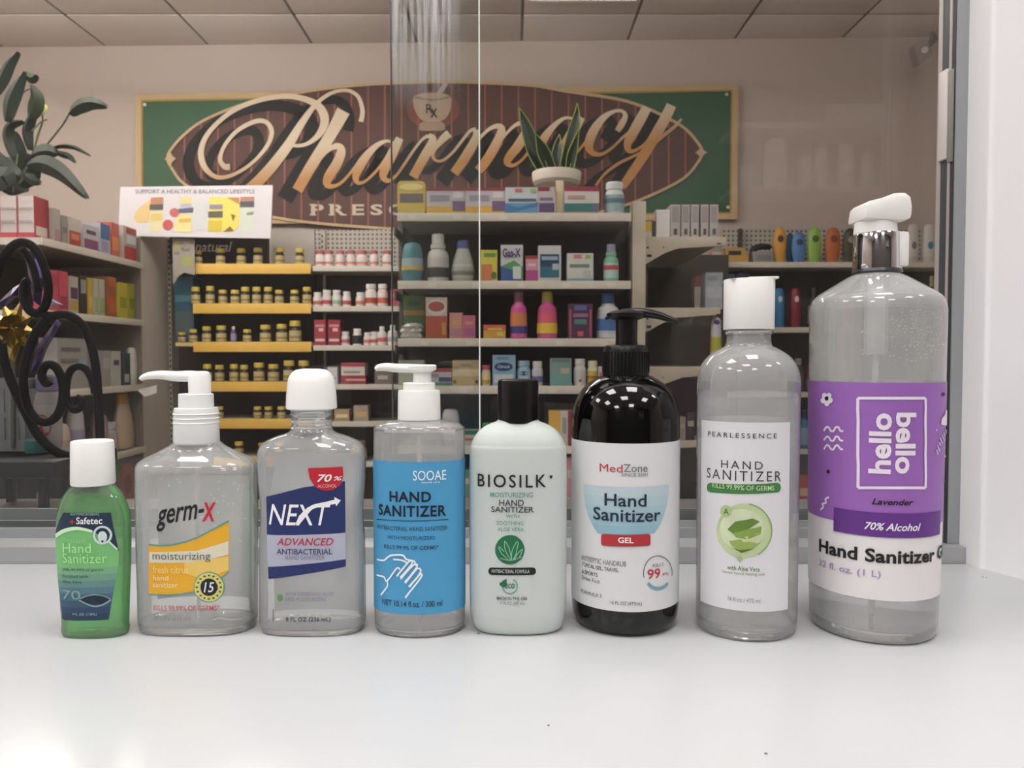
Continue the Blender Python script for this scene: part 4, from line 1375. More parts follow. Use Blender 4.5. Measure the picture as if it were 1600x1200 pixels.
# ------------------------------------------------------------------ white-edged shelving next to it
RY = 4.06
un = thing('wall_shelving', 'back wall shelving with white shelf edges holding red and white medicine', 'shelving', (X_(560, RY), RY + .2, FLOOR_Z))
MB().box(X_(490, 4.3), X_(660, 4.3), 4.36, 4.39, FLOOR_Z, zat(416, 4.3)).build('back_panel', panel_dk, un)
MB().box(X_(490, 4.3), X_(660, 4.3), 4.36, 4.39, zat(416, 4.3), zat(359, 4.36)).build('pegboard', peg, un)
MB().box(X_(503, 4.3), X_(507, 4.3), 4.34, 4.36, FLOOR_Z, zat(358, 4.3)).build('upright', metal, un)
slots(X_(505, 4.34), 4.34, zat(420, 4.3), zat(362, 4.3), un, .03)
for k, py in enumerate((416, 479, 540, 601, 659, 722)):
    z = zat(py, RY)
    s = MB().box(X_(489), X_(650), RY + .006, 4.36, z - .018, z).build('shelf', metal, un)
    MB().box(X_(489), X_(650), RY - .002, RY + .006, z - .026, z + .002).build('price_strip', strip_mat, s, bevel=.001)
    Shelf('r%d' % k, RY, z, 'the %s white-edged wall shelf' % ('top', 'second', 'third', 'fourth', 'fifth', 'lowest')[k], 'medicine on the white-edged wall shelves')
def rx_(a):
    return 260 + a * .2375
def ry_(a):
    return 370 + a * .2375
for zx, w in ((1020, 15), (1075, 13), (1150, 14), (1220, 14), (1292, 17), (1370, 13), (1455, 15)):
    r = SHELVES['r0'].put('pill_bottle', rx_(zx) - w / 2, rx_(zx) + w / 2, 391, 'white pill bottle with red cap', 'bottle')
    bottle_parts(r, 'pill', '#d3cbc8', '#b0605f', '#d8d0cd', None, ('#c07a6e', .1, .4))
for zx, zy, w, c, st in ((1000, 365, 14, '#d6d0ce', '#b66a5a'), (1060, 350, 14, '#d6d0ce', '#a94a56'), (1125, 350, 14, '#cfd2cc', '#8fae9e'), (1190, 360, 13, '#d6d0ce', '#b44e58'), (1280, 365, 14, '#d6d0ce', '#b8705a'), (1350, 310, 18, '#d6d0ce', '#a8503c'), (1425, 310, 16, '#d8c0c0', '#b05a4c')):
    tall_ = zy == 310
    r = SHELVES['r1'].put('pill_bottle', rx_(zx) - w / 2, rx_(zx) + w / 2, ry_(zy), 'white pill bottle with green label band' if st == '#8fae9e' else ('large white pill bottle with rust label band' if tall_ else 'small white pill bottle with red label band'), 'bottle')
    bottle_parts(r, 'pill', c, '#d9d6d4', '#d9d4d0', None, (st, .1, .6))
r = SHELVES['r1'].put('carton', 611, 631, 452, 'pinkish red carton at the shelf end beside the teal bottle', 'box', .06)
carton_parts(r, '#a84a55', [(-.4, .4, .55, .75, '#c98a8d')])
for a, b_, h in ((975, 1050, '#93343f'), (1065, 1145, '#8d2f3a')):
    r = SHELVES['r2'].put('carton', rx_(a), rx_(b_), 500, 'dark red medicine carton with pale lettering bands', 'box', .07)
    carton_parts(r, h, [(-.4, .4, .72, .82, '#c07f80'), (-.1, .3, .55, .68, '#d2aab0'), (-.4, .4, .16, .26, '#d3b3b5')])
for zx, zy, w, st, kind in ((1180, 625, 13, '#bf5a66', 'pill'), (1258, 605, 14, '#2e2a2c', 'pill'), (1325, 630, 12, '#c06a70', 'pill'), (1370, 625, 12, '#b86062', 'pill'), (1420, 590, 15, '#c05e66', 'tall'), (1490, 580, 16, '#9aa09c', 'tall')):
    desc = {'#2e2a2c': 'white pill bottle with black label', '#9aa09c': 'tall white bottle with grey label', '#c05e66': 'tall white bottle with rose label'}.get(st, 'little white bottle with pink label')
    r = SHELVES['r2'].put('pill_bottle', rx_(zx) - w / 2, rx_(zx) + w / 2, ry_(zy), desc, 'bottle')
    bottle_parts(r, kind, '#d6d2d0', '#dbd8d6', st if st == '#2e2a2c' else '#d5cfcc', None, (st, .2, .7))
r = SHELVES['r3'].put('carton', 508, 527, 574, 'small white carton with blue corner', 'box', .05)
carton_parts(r, '#c2c2c6', [(-.5, -.3, .4, 1, '#4f5f92'), (-.2, .4, .3, .4, '#8f9299')])
r = SHELVES['r3'].put('carton', 533, 571, 587, 'flat dark red carton under another flat carton', 'box', .1)
carton_parts(r, '#8f3340', [(-.3, .5, .4, .62, '#c9a3a3')])
r = SHELVES['r3'].put('carton', 533, 570, 567, 'flat white and red carton lying on a dark red carton', 'box', .1, .022, zat(587, RY + .02) - SHELVES['r3'].z)
carton_parts(r, '#c9c3bf', [(-.5, .5, .7, 1, '#9a3a44'), (-.4, .3, .2, .35, '#8f8a86')])
r = SHELVES['r3'].put('carton', 585, 611, 570, 'flat grey carton with red top edge', 'box', .1)
carton_parts(r, '#6f6a66', [(-.5, .5, .7, 1, '#94404a'), (-.3, .3, .25, .45, '#a9a39c')])
for k, (a, b_, t, h, st) in enumerate(((496, 516, 628, '#bdb8b4', '#7f5a78'), (522, 545, 640, '#a58f6d', '#d3c8b0'), (552, 575, 634, '#9a8f86', '#c0a060'))):
    r = SHELVES['r4'].put('carton', a, b_, t, ('pale carton with plum band', 'tan flat carton', 'brown grey carton with gold band')[k], 'box', .07)
    carton_parts(r, h, [(-.4, .4, .3, .6, st)])
r = SHELVES['r5'].put('jar', 500, 522, 680, 'white lidded jar low on the wall', 'jar')
bottle_parts(r, 'pill', '#c9c5c2', '#e0dedc', '#8a7a88')
r = SHELVES['r5'].put('jar', 548, 572, 690, 'tan jar low on the wall', 'jar')
bottle_parts(r, 'pill', '#8f7a58', '#a08a60', '#b39f78')

# ------------------------------------------------------------------ free-standing middle gondola
CY = 2.95
un = thing('gondola_shelving', 'middle gondola with grey shelves of stomach medicine in front of the sign', 'shelving', (X_(805, CY), CY + .2, FLOOR_Z))
MB().box(X_(626, 3.3), X_(990, 3.3), 3.32, 3.36, FLOOR_Z, zat(346, 3.3)).build('back_panel', M('#3b3532', .7, vary=.06), un)
for px in (628, 984):
    MB().box(X_(px - 3, 3.3), X_(px + 3, 3.3), 3.28, 3.32, FLOOR_Z, zat(346, 3.3)).build('upright', metal_dk, un)
for k, py in enumerate((334, 440, 530, 604, 698, 780)):
    z = zat(py, CY)
    s = MB().box(X_(623, CY), X_(984, CY), CY + .008, 3.32, z - .02, z).build('shelf', M('#8d877d', .5), un)
    MB().box(X_(622, CY), X_(985, CY), CY - .003, CY + .008, z - .028, z + .003).build('price_strip', strip_mat, s, bevel=.0015)
    for q in range(5):
        xx = X_(640 + q * 70 + (k * 29) % 40, CY)
        MB().box(xx, xx + .03, CY - .0045, CY - .002, z - .024, z - .004).build('price_tag', M('#cfccc6', .5), s)
    for px in (628, 980):
        MB().prism([(X_(px, 3.3) - .004, z - .02), (X_(px, 3.3) + .004, z - .02), (X_(px, 3.3) + .004, z - .055), (X_(px, 3.3) - .004, z - .055)], 3.12, 3.28).build('shelf_bracket', metal_dk, s)
    Shelf('c%d' % k, CY, z, 'the %s gondola shelf' % ('top', 'second', 'third', 'fourth', 'fifth', 'lowest')[k], 'products on the middle gondola')
def put(sh, x0, x1, top, desc, name='carton', depth=None, cat=None, **kw):
    return SHELVES[sh].put(name, x0, x1, top, desc, cat or ('box' if name == 'carton' else 'bottle'), depth or (.06 if name == 'carton' else None), **kw)
def cx_(a):
    return 610 + a * .25
# top shelf
r = put('c0', 622, 666, 283, 'gold pouch shaped box with grey lettering panel', 'supplement_box', .06, 'box')
link_part('box_body', MB().prism(rrect(-.5, 0, .5, 1, .16), -.5, .5).mesh('box_body', M('#c2a95a', .35, vary=.05)), r)
carton_parts(r, '#b99f52', [(-.41, .42, .35, .62, '#6e6666'), ('e', 0, .82, .42, .1, '#d9cc92')])
bpy.data.objects.remove([c for c in r.children if 'box_body' in c.name][1])
for a, b_ in ((228, 468), (471, 716)):
    r = put('c0', cx_(a), cx_(b_), 294, 'white flat carton with yellow base and purple corner', depth=.05)
    carton_parts(r, '#b9b4b8', [(-.5, .5, .0, .3, '#c8a24a'), (.18, .5, .12, .5, '#6c5878'), (-.4, .1, .5, .72, '#8d8b9e'), (.2, .45, .62, .85, '#cfcbd0'), (-.5, .5, .9, 1, '#8a3444')])
r = put('c0', cx_(718), cx_(920), 293, 'light blue and white carton with blue wave', depth=.06)
carton_parts(r, '#bfc8cd', [(-.5, .5, 0, .42, '#5f90b3'), ('p', [(-.45, .02), (.5, .3), (.5, .45), (-.1, .25), (-.5, .4), (-.5, .05)], '#3f72a0'), (-.4, .45, .48, .58, '#3e5f83'), (-.2, .02, .82, .95, '#c06a78'), (.28, .44, .8, .95, '#8fae5a')])
r = put('c0', cx_(922), cx_(1024), 293, 'small white carton with purple lower half', depth=.06)
carton_parts(r, '#b9b4ba', [(-.45, .5, .08, .42, '#54476c'), (-.4, .4, .5, .62, '#6f6680'), (-.5, .2, .86, 1, '#8a3444')])
r = put('c0', cx_(1085), cx_(1300), 292, 'white carton with dark red top and green base', depth=.06)
carton_parts(r, '#c3bfbc', [(-.5, .45, .1, .4, '#2c6f68'), (-.5, .5, .84, 1, '#8c2f40'), (-.5, .5, 0, .08, '#9b4a52'), (-.4, .1, .56, .68, '#a88a8c'), (.3, .5, .12, .4, '#5a6672')])
r = put('c0', cx_(1335), cx_(1455), 283, 'white round bottle with teal label beside the post', 'pill_bottle')
bottle_parts(r, 'pill', '#b9c0c0', '#c6cbce', '#87a3a4', None, ('#4d6f78', .5, .8))
# second shelf
r = put('c1', cx_(72), cx_(212), 378, 'broad teal bottle with colourful label', 'lotion_bottle')
bottle_parts(r, 'tottle', '#4a8087', '#3f757c', '#8fa3b0', None, ('#b6a24e', .0, .35))
r = put('c1', cx_(235), cx_(366), 364, 'white jug shaped bottle with black label', 'medicine_bottle')
bottle_parts(r, 'jug', '#c4c1be', '#c9c7c4', '#b9b5b2', None, ('#3c3a3c', .0, .5))
r = put('c1', cx_(384), cx_(526), 374, 'clear grey oval bottle with blue cap', 'medicine_bottle')
bottle_parts(r, 'oval', '#a5a6a4', '#4a5690', '#b9b9b0', None, ('#77786f', .2, .5))
r = put('c1', cx_(565), cx_(668), 391, 'lime green carton with orange patch')
carton_parts(r, '#bdb94e', [(-.45, .2, .02, .55, '#b4714a'), ('e', .3, .2, .17, .12, '#4f6b36'), (-.3, .4, .78, .9, '#5f8a3c')])
r = put('c1', cx_(690), cx_(828), 383, 'white carton with purple lettering and green swoosh')
carton_parts(r, '#c0c1c6', [('p', [(-.5, .0), (.5, 0), (.5, .4), (.1, .58), (-.5, .42)], '#4f8a5a'), ('p', [(-.5, 0), (.5, 0), (.2, .28), (-.5, .42)], '#34548f'), (.05, .42, .08, .42, '#b9c9bf')], [('Gas-X', -.42, .4, .66, .9, '#3d3568', .03)])
r = put('c1', cx_(845), cx_(922), 400, 'small pink carton with magenta base')
carton_parts(r, '#c08f9c', [(-.5, .5, 0, .45, '#a04a80'), (-.5, .5, .88, 1, '#8c3a40'), (-.3, .3, .6, .7, '#d6b9c2')])
r = put('c1', cx_(923), cx_(1065), 384, 'white carton with navy and teal front')
carton_parts(r, '#bcc3c6', [(-.42, .42, .12, .76, '#22405c'), (-.42, .42, .12, .42, '#2d6379'), (-.35, .36, .6, .7, '#8fa5b2'), (.12, .4, .33, .5, '#a5b6bd')])
r = put('c1', cx_(1103), cx_(1266), 396, 'wide white carton with grey text and green mark')
carton_parts(r, '#bfc3bd', [(-.4, .35, .5, .62, '#6f7a78'), (-.25, .05, .82, .95, '#b9737c'), (.2, .4, .82, .95, '#8fae5a'), (-.5, .5, 0, .12, '#7f97a0'), (.1, .4, .2, .4, '#aab4b2')])
r = put('c1', cx_(1330), cx_(1422), 381, 'mint green bottle with lilac cap', 'medicine_bottle')
bottle_parts(r, 'jug', '#74ab98', '#8f8aa8', '#9fc3bb', None, ('#a84a52', .55, .85))
# third shelf
r = put('c2', cx_(82), cx_(216), 462, 'dark green carton behind crinkled silver pouches', back=.08)
carton_parts(r, '#4c6a40', [(-.5, .5, .55, .66, '#9c7a48'), (-.3, .3, .75, .88, '#3a5234')])
r = put('c2', cx_(64), cx_(208), 505, 'low crinkled silver pouch in front of green carton', 'pouch', .04, 'pouch', back=.022)
pm = MB()
rn = random.Random(4)
pm.loft([(rn.uniform(-.05, .05), 0, z, .5 * w, .45 * w, 2.6) for z, w in ((0, .9), (.15, 1), (.35, .85), (.5, .98), (.65, .8), (.8, .95), (.92, .7), (1, .5))], 18)
pm.v = [(a + rn.uniform(-.05, .05), b_ + rn.uniform(-.05, .05), c) for a, b_, c in pm.v]
link_part('pouch_body', pm.mesh('pouch_body', M('#a9a8a2', .3, metal=.4), smooth=False), r)
r = put('c2', cx_(222), cx_(356), 465, 'rust red carton with white oval badge')
carton_parts(r, '#a3503c', [(-.5, .5, .55, 1, '#b9aaa0'), ('e', 0, .76, .46, .2, '#c9c3bd'), ('e', 0, .78, .38, .12, '#9a4a44'), (.25, .45, .1, .4, '#b8864a')])
r = put('c2', cx_(370), cx_(450), 489, 'salmon carton with pale flower print')
carton_parts(r, '#c08a80', [(-.4, .4, .1, .4, '#b0788c'), (-.3, .3, .55, .75, '#c79a62')])
r = put('c2', cx_(452), cx_(530), 493, 'rose pink carton with purple flower print')
carton_parts(r, '#b9697a', [(-.4, .4, .15, .45, '#9c5c88'), (-.3, .3, .6, .75, '#c58f98')])
r = put('c2', cx_(582), cx_(720), 508, 'low orange and yellow carton')
carton_parts(r, '#c39a46', [(-.5, .5, .6, 1, '#b8604e'), (-.3, .35, .62, .78, '#d0a84e'), (.1, .4, .2, .5, '#c8b85a')])
r = put('c2', cx_(748), cx_(855), 455, 'pink liquid bottle with plum cap and orange label', 'medicine_bottle')
bottle_parts(r, 'wash', '#c2569a', '#7c5068', '#c07a4e', None, ('#3c3a7c', .0, .35))
r = put('c2', cx_(918), cx_(1042), 455, 'pink liquid bottle with yellow cap and yellow label', 'medicine_bottle')
bottle_parts(r, 'wash', '#c2518c', '#a89a4a', '#c85a72', None, ('#d0b23c', .0, .5))
r = put('c2', cx_(1112), cx_(1262), 475, 'dark purple carton with pink outline')
carton_parts(r, '#4d2f4a', [(-.46, -.38, .05, .85, '#a5526c'), (.38, .46, .05, .85, '#a5526c'), (-.25, .25, .82, .95, '#5a64a0'), (-.25, .25, .42, .56, '#4a7a76'), (-.12, .12, .08, .22, '#b5586c'), (-.3, .3, .62, .72, '#8a6a86')])
r = put('c2', cx_(1285), cx_(1432), 458, 'white contoured bottle with blue cap and blue label', 'medicine_bottle')
bottle_parts(r, 'wash', '#c3c6cc', '#31588f', '#aebccf', None, ('#3d68a0', .15, .75))
# fourth shelf
r = put('c3', cx_(50), cx_(210), 563, 'pale grey green carton, large')
carton_parts(r, '#a3a89c', [(-.4, .3, .55, .7, '#7f857a'), (-.5, .5, .85, 1, '#8d938a')])
r = put('c3', cx_(222), cx_(382), 576, 'flat white carton with red lid edge and green base')
carton_parts(r, '#b9b6b8', [(-.5, .5, .8, 1, '#9c3f4c'), (-.5, .5, 0, .2, '#4f8a78'), (.0, .5, .25, .5, '#4a4f7c'), (-.4, 0, .5, .7, '#8f8c98')])
r = put('c3', cx_(386), cx_(556), 583, 'tan flat carton with two black dots at the bottom of a stack')
carton_parts(r, '#b09a72', [(-.45, -.36, .2, .45, '#3a3230'), (.36, .45, .2, .45, '#3a3230'), (-.5, .5, .75, 1, '#c7b894')])
r = put('c3', cx_(388), cx_(556), 563, 'tan flat carton stacked on a tan carton', back=.022, lift=zat(583, CY + .02) - SHELVES['c3'].z)
carton_parts(r, '#a89878', [(-.5, .5, 0, .3, '#c9bda0'), (-.2, .2, .5, .7, '#8a7a5c')])
r = put('c3', cx_(570), cx_(626), 571, 'small cream bottle with red cap', 'pill_bottle')
bottle_parts(r, 'pill', '#c2b8a0', '#a8485a', '#cdbf8a', None, ('#b0964a', .0, .4))
r = put('c3', cx_(638), cx_(782), 555, 'tall light blue carton with navy oval')
carton_parts(r, '#7fa3bd', [('e', -.02, .62, .4, .14, '#20406c'), (-.42, .4, .1, .38, '#b5c2cc'), (-.3, .2, .85, .93, '#5f86a8')], [('Citrucel', -.28, .24, .58, .68, '#b9c9d8', .02)])
r = put('c3', cx_(790), cx_(876), 564, 'smaller light blue bottle with navy oval', 'pill_bottle')
bottle_parts(r, 'pill', '#86a8be', '#8fb0c4', '#9ab6c8', ('#2d4f78', .5, .34, .09))
r = put('c3', cx_(885), cx_(952), 565, 'white bottle with purple label patch', 'pill_bottle')
bottle_parts(r, 'pill', '#c3c3c6', '#c9c9ca', '#babac6', None, ('#5a5c90', .1, .6))
r = put('c3', cx_(998), cx_(1132), 560, 'grey teal carton with pale top band')
carton_parts(r, '#74908f', [(-.42, .42, .86, .96, '#5f7678'), (-.5, .5, 0, .45, '#6a9594'), (.0, .4, .45, .65, '#a5a290')])
r = put('c3', cx_(1145), cx_(1222), 561, 'tall white bottle with grey pink label', 'pill_bottle')
bottle_parts(r, 'pill', '#c6c6c4', '#cfcfcc', '#b8b4b6', ('#4f4f58', .2, .12, .05))
r = put('c3', cx_(1230), cx_(1296), 564, 'white bottle with mustard yellow label', 'pill_bottle')
bottle_parts(r, 'pill', '#c6c4b4', '#cbc9a8', '#b59a38', None, ('#7f6a2c', .4, .6))
r = put('c3', cx_(1300), cx_(1338), 573, 'narrow white carton beside the black pump')
carton_parts(r, '#b9b4b6', [(-.3, .3, .4, .7, '#a05a62')])
# fifth and lowest shelf
r = put('c4', 689, 719, 640, 'white bottle with purple cap and red band', 'medicine_bottle')
bottle_parts(r, 'tottle', '#c4c3c6', '#5a5690', '#cac9cc', None, ('#94303f', .45, .75))
for a, b_, t in ((640, 662, 652), (664, 686, 655)):
    r = put('c4', a, b_, t, 'grey white carton seen beside the blue-labelled bottle')
    carton_parts(r, '#9f9c9e', [(-.4, .4, .4, .6, '#6f7078')])
r = put('c4', 722, 748, 673, 'white carton with dark green top band')
carton_parts(r, '#b9bcb6', [(-.5, .5, .72, 1, '#2f6b4c'), (-.4, .4, .35, .5, '#a84a52')])
r = put('c4', 752, 778, 662, 'white tub with bright green lid', 'jar', None, 'jar')
bottle_parts(r, 'pill', '#c9ccc9', '#3f9a54', '#b9bfb9')
r = put('c4', 838, 857, 664, 'dark carton with red lettering band')
carton_parts(r, '#3f3532', [(-.5, .5, .7, .85, '#9c4a42'), (-.5, .5, .2, .4, '#8f5a4a')])
r = put('c4', 858, 894, 642, 'yellow carton with white barcode strip and maroon side')
carton_parts(r, '#c9a23c', [(.0, .32, 0, 1, '#bdbbb8'), (.32, .5, 0, 1, '#7c2436'), (.08, .26, .35, .8, '#8f8f92')])
for a, b_, t, h, d_ in ((724, 748, 735, '#5f8a7c', 'teal'), (756, 790, 728, '#8f6a76', 'mauve'), (884, 910, 716, '#b98d98', 'pale pink'), (640, 700, 730, '#77736f', 'grey')):
    r = put('c5', a, b_, t, '%s carton on the bottom deck' % d_)
    carton_parts(r, h, [(-.4, .4, .5, .7, '#c0b6b4')])

# planter with a snake plant, standing on the top shelf of the gondola
pl = thing('snake_plant', 'snake plant in a white pedestal pot on the top gondola shelf', 'plant', (X_(869, 3.16), 3.16, SHELVES['c0'].z))
px_, py_ = X_(869, 3.16), 3.16
zt, zm = zat(270, 3.16), zat(290, 3.16)
zb_ = SHELVES['c0'].z + .001
pot_m = M('#c9c0b4', .4, vary=.03)
pp2 = MB().lathe(px_, py_, [(zb_, .03), (zb_ + .004, .032), (zb_ + .03, .022), (zm - .005, .022), (zm, .085), (zm + .012, .097), (zt - .006, .101), (zt, .099), (zt - .004, .092), (zt - .02, .088)], 36).build('pot', pot_m, pl)
MB().box(X_(867.5, 3.0), X_(879.5, 3.0), 2.985, 3.005, zb_, zat(283, 3.0)).build('pot_support', M('#cdbfa2', .5), pl, bevel=.002)
MB().lathe(px_, py_, [(zt - .02, .088), (zt - .012, .08), (zt - .01, .03)], 24).build('soil', M('#3a2f25', .9), pl)
leaf_d = M('#1f3523', .4, vary=.25, scale=25)
leaf_e = M('#8f9c4c', .45, vary=.1)
def blade(pts, w, parent, dy=0.0):
    """pointed leaf along pixel points at depth 3.1 with a pale rim"""
    q = catmull([(a, c) for a, c in pts], 5)
    n_ = len(q)
    m, e = MB(), MB()
    L, R, C = [], [], []
    for i, (a, c) in enumerate(q):
        t = i / (n_ - 1)
        yy = 3.16 + dy * t
        p = P(a, c, yy)
        ww = 1.35 * w * math.sin(math.pi * min(1, (t * .8 + .2))) ** .7 * (1 - t ** 4) + .0005
        L.append((p.x - ww, yy - .008 * (1 - t), p.z)); C.append((p.x, yy + .006, p.z)); R.append((p.x + ww, yy - .008 * (1 - t), p.z))
    for i in range(n_ - 1):
        m.add([L[i], C[i], C[i + 1], L[i + 1]], [(0, 1, 2, 3)])
        m.add([C[i], R[i], R[i + 1], C[i + 1]], [(0, 1, 2, 3)])
        m.add([(v[0], v[1] + .003, v[2]) for v in (L[i], C[i], C[i + 1], L[i + 1])], [(3, 2, 1, 0)])
        m.add([(v[0], v[1] + .003, v[2]) for v in (C[i], R[i], R[i + 1], C[i + 1])], [(3, 2, 1, 0)])
    o = m.build('leaf', leaf_d, parent, angle=70)
    for side in (L, R):
        MB().tube([(s[0], s[1], s[2]) for s in side], .0022, 5).build('leaf_edge', leaf_e, o)
blade([(850, 270), (838, 245), (828, 215), (818, 185), (811, 168)], .022, pl, -.05)
blade([(862, 270), (852, 245), (845, 225), (836, 208)], .02, pl, -.08)
blade([(880, 270), (888, 240), (896, 205), (901, 180), (902, 161)], .018, pl, .03)
blade([(889, 270), (893, 245), (898, 225), (905, 200)], .014, pl, -.04)
blade([(870, 270), (870, 245), (872, 225), (874, 210)], .016, pl, .05)
blade([(858, 268), (842, 255), (832, 236), (826, 222)], .018, pl, .04)

# ------------------------------------------------------------------ post and bracketed shelves beside it
BY = 3.02
un = thing('bracket_shelving', 'grey post with arched shelf brackets reaching towards the shampoo shelves', 'shelving', (X_(997, BY), BY + .05, FLOOR_Z))
ub = M('#b5ae9f', .45, vary=.04)
MB().box(X_(987, BY), X_(1008, BY), BY, BY + .07, FLOOR_Z, zat(314, BY)).build('post', ub, un, bevel=.002)
MB().box(X_(1008, BY) + .0, X_(1008, BY) + .02, BY + .07, 3.9, FLOOR_Z, zat(380, BY)).build('spine_panel', M('#4b4541', .7), un)
MB().box(X_(1009, 3.94), X_(1137, 3.94), 3.94, 3.96, FLOOR_Z, zat(398, 3.94)).build('far_end_panel', M('#45403b', .7), un)
br = [[(1008, 368), (1136, 368), (1136, 382), (1062, 386), (1041, 393), (1019, 406), (1008, 413)],
      [(1008, 480), (1128, 480), (1128, 491), (1056, 496), (1034, 506), (1017, 516), (1008, 519)],
      [(1008, 573), (1120, 573), (1120, 583), (1097, 588), (1070, 590), (1042, 600), (1020, 612), (1008, 618)],
      [(1008, 690), (1110, 690), (1110, 699), (1060, 702), (1008, 725)]]
for k, pl_ in enumerate(br):
    pts = [(X_(a, BY), zat(c, BY)) for a, c in pl_]
    s = MB().prism(list(reversed(pts)), BY + .03, BY + .05).build('shelf_bracket', ub, un, bevel=.001)
    z = pts[0][1]
    MB().box(X_(1009, BY), pts[1][0], BY + .05, 3.92, z - .016, z).build('shelf', M('#a39c90', .5), s)
    for (a, c, w, h) in ((1011, pl_[0][1] + 16, 4, 2.5), (1012, pl_[0][1] + 28, 7, 4), (1122, pl_[0][1] + 10, 6, 2), (1037, pl_[0][1] + 16, 2, 2)):
        if k < 3:
            MB().box(X_(a, BY), X_(a + w, BY), BY + .0285, BY + .0305, zat(c + h, BY), zat(c, BY)).build('bracket_slot', M('#2b2724', .8), s)
    Shelf('b%d' % k, BY + .03, z, 'the %s bracket shelf' % ('top', 'second', 'third', 'lowest')[k], 'products on the bracket shelves')
r = put('b0', 1024, 1045, 328, 'plain white carton before five grey cartons', depth=.05)
carton_parts(r, '#d3d0d0', [(-.4, .4, .86, .9, '#c6c3c3')])
for a, b_ in ((1046, 1061), (1063, 1076), (1078, 1090), (1093, 1105), (1107, 1120)):
    r = put('b0', a, b_, 320, 'slim grey printed carton standing upright', depth=.09)
    carton_parts(r, '#aaa6a6', [(-.35, .35, .45, .95, '#8f8a8b'), (-.15, .2, .08, .26, '#4a4648'), ('t', -.5, .5, -.5, .5, '#8a5a62')])
r = put('b0', 1008, 1023, 346, 'small yellow and black carton against the post', depth=.05)
carton_parts(r, '#c9a83c', [(.1, .5, 0, 1, '#3d3833'), (-.5, .1, 0, .35, '#bdb8b0')])
r = put('b1', 1084, 1098, 432, 'dark red topped white carton on the bracket', depth=.06, back=.4)
carton_parts(r, '#b0aaa5', [(-.5, .5, .72, 1, '#8a3a42')])
r = put('b1', 1101, 1128, 426, 'tall pale blue grey carton on the bracket', depth=.08, back=.1)
carton_parts(r, '#9aa0aa', [(-.45, .45, .3, .6, '#aab0b8'), (-.4, .2, .78, .9, '#858c98')])
r = put('b2', 1109, 1127, 496, 'white bottle with purple top and lime label', 'lotion_bottle')
bottle_parts(r, 'tottle', '#b9b9c4', '#c0c0c4', '#a3a23c', ('#4f4a86', .9, .3, .05))
for a, b_, t, h, d_ in ((1030, 1048, 640, '#5d5854', 'charcoal'), (1052, 1072, 652, '#8b867f', 'stone grey'), (1074, 1086, 645, '#45403c', 'blackish')):
    r = put('b3', a, b_, t, '%s carton partly hidden by the black pump bottle' % d_, depth=.06)
    carton_parts(r, h, [(-.4, .4, .5, .7, '#a09a92')])

# ------------------------------------------------------------------ shampoo shelving on the back wall
SY = 4.0
un = thing('wall_shelving', 'back wall shelving with shampoo bottles between the post and window frame', 'shelving', (X_(1300, SY), SY + .2, FLOOR_Z))
MB().box(X_(1128, 4.25), X_(1500, 4.25), 4.25, 4.28, FLOOR_Z, zat(412, 4.25)).build('back_panel', M('#47443f', .7, vary=.05), un)
MB().box(X_(1128, 4.25), X_(1500, 4.25), 4.25, 4.28, zat(412, 4.25), zat(357, 4.25)).build('pegboard', peg, un)
MB().box(X_(1153, 4.22), X_(1158, 4.22), 4.22, 4.25, FLOOR_Z, zat(357, 4.22)).build('upright', metal_dk, un)
slots(X_(1155.5, 4.21), 4.22, zat(410, 4.22), zat(360, 4.22), un, .03)
for k, (py, xl) in enumerate(((410, 1110), (512, 1112), (613, 1112), (702, 1112), (790, 1112))):
    z = zat(py, SY)
    s = MB().box(X_(xl, SY), X_(1500, SY), SY + .006, 4.25, z - .018, z).build('shelf', metal, un)
    MB().box(X_(xl, SY), X_(1500, SY), SY - .002, SY + .006, z - .026, z + .002).build('price_strip', strip_mat, s, bevel=.001)
    Shelf('s%d' % k, SY, z, 'the %s shampoo shelf' % ('top', 'second', 'third', 'fourth', 'lowest')[k], 'bottles on the shampoo shelves')
def qx(a):
    return 1180 + a * .2
def qy(a):
    return 320 + a * .2
for a, b_, t, body, emb, d_ in ((125, 232, 165, '#c9963e', '#4a3a20', 'amber yellow'), (270, 386, 205, '#4f7cb0', '#243f5e', 'sky blue'), (392, 506, 165, '#86b050', '#3c5a34', 'lime green'), (528, 656, 165, '#b06234', '#7c3a22', 'copper orange'), (664, 792, 175, '#3f3a30', '#8a8678', 'dark brown')):
    r = put('s0', qx(a), qx(b_), qy(t), '%s oval shampoo bottle' % d_, 'shampoo_bottle')
    bottle_parts(r, 'shampoo', body, body, None, (emb, .66, .24, .1))
    r.scale[1] *= .55
r = put('s0', qx(228), qx(292), qy(215), 'navy blue shampoo bottle behind the sky blue one', 'shampoo_bottle', back=.09)
bottle_parts(r, 'shampoo', '#2c4668', '#2c4668')
for a, b_, c in ((1168, 1262, '#7c6a70'), (1288, 1392, '#2d7f86')):
    r = put('s0', qx(a), qx(b_), qy(145), 'white conditioner bottle with %s dot' % ('mauve' if c == '#7c6a70' else 'teal'), 'conditioner_bottle')
    bottle_parts(r, 'tottle', '#c0bbb6', '#b4afa9', '#c6c1bc', (c, .45, .22, .1))
    r.scale[1] *= .6
r = put('s0', 1131, 1168, 387, 'rounded mustard tape dispenser with dark slot', 'tape_dispenser', .08, 'dispenser')
link_part('box_body', MB().prism([(-.5, 0), (.5, 0), (.5, .5), (.3, .95), (.1, 1), (-.3, 1), (-.45, .8)], -.5, .5).mesh('box_body', M('#b9944a', .5), bevel=0), r)
link_part('slot', MB().box(-.35, .18, -.53, -.49, .5, .78).mesh('slot', M('#3a332a', .6)), r)
r = put('s0', 1111, 1131, 394, 'small orange and white carton at the shelf end', depth=.06)
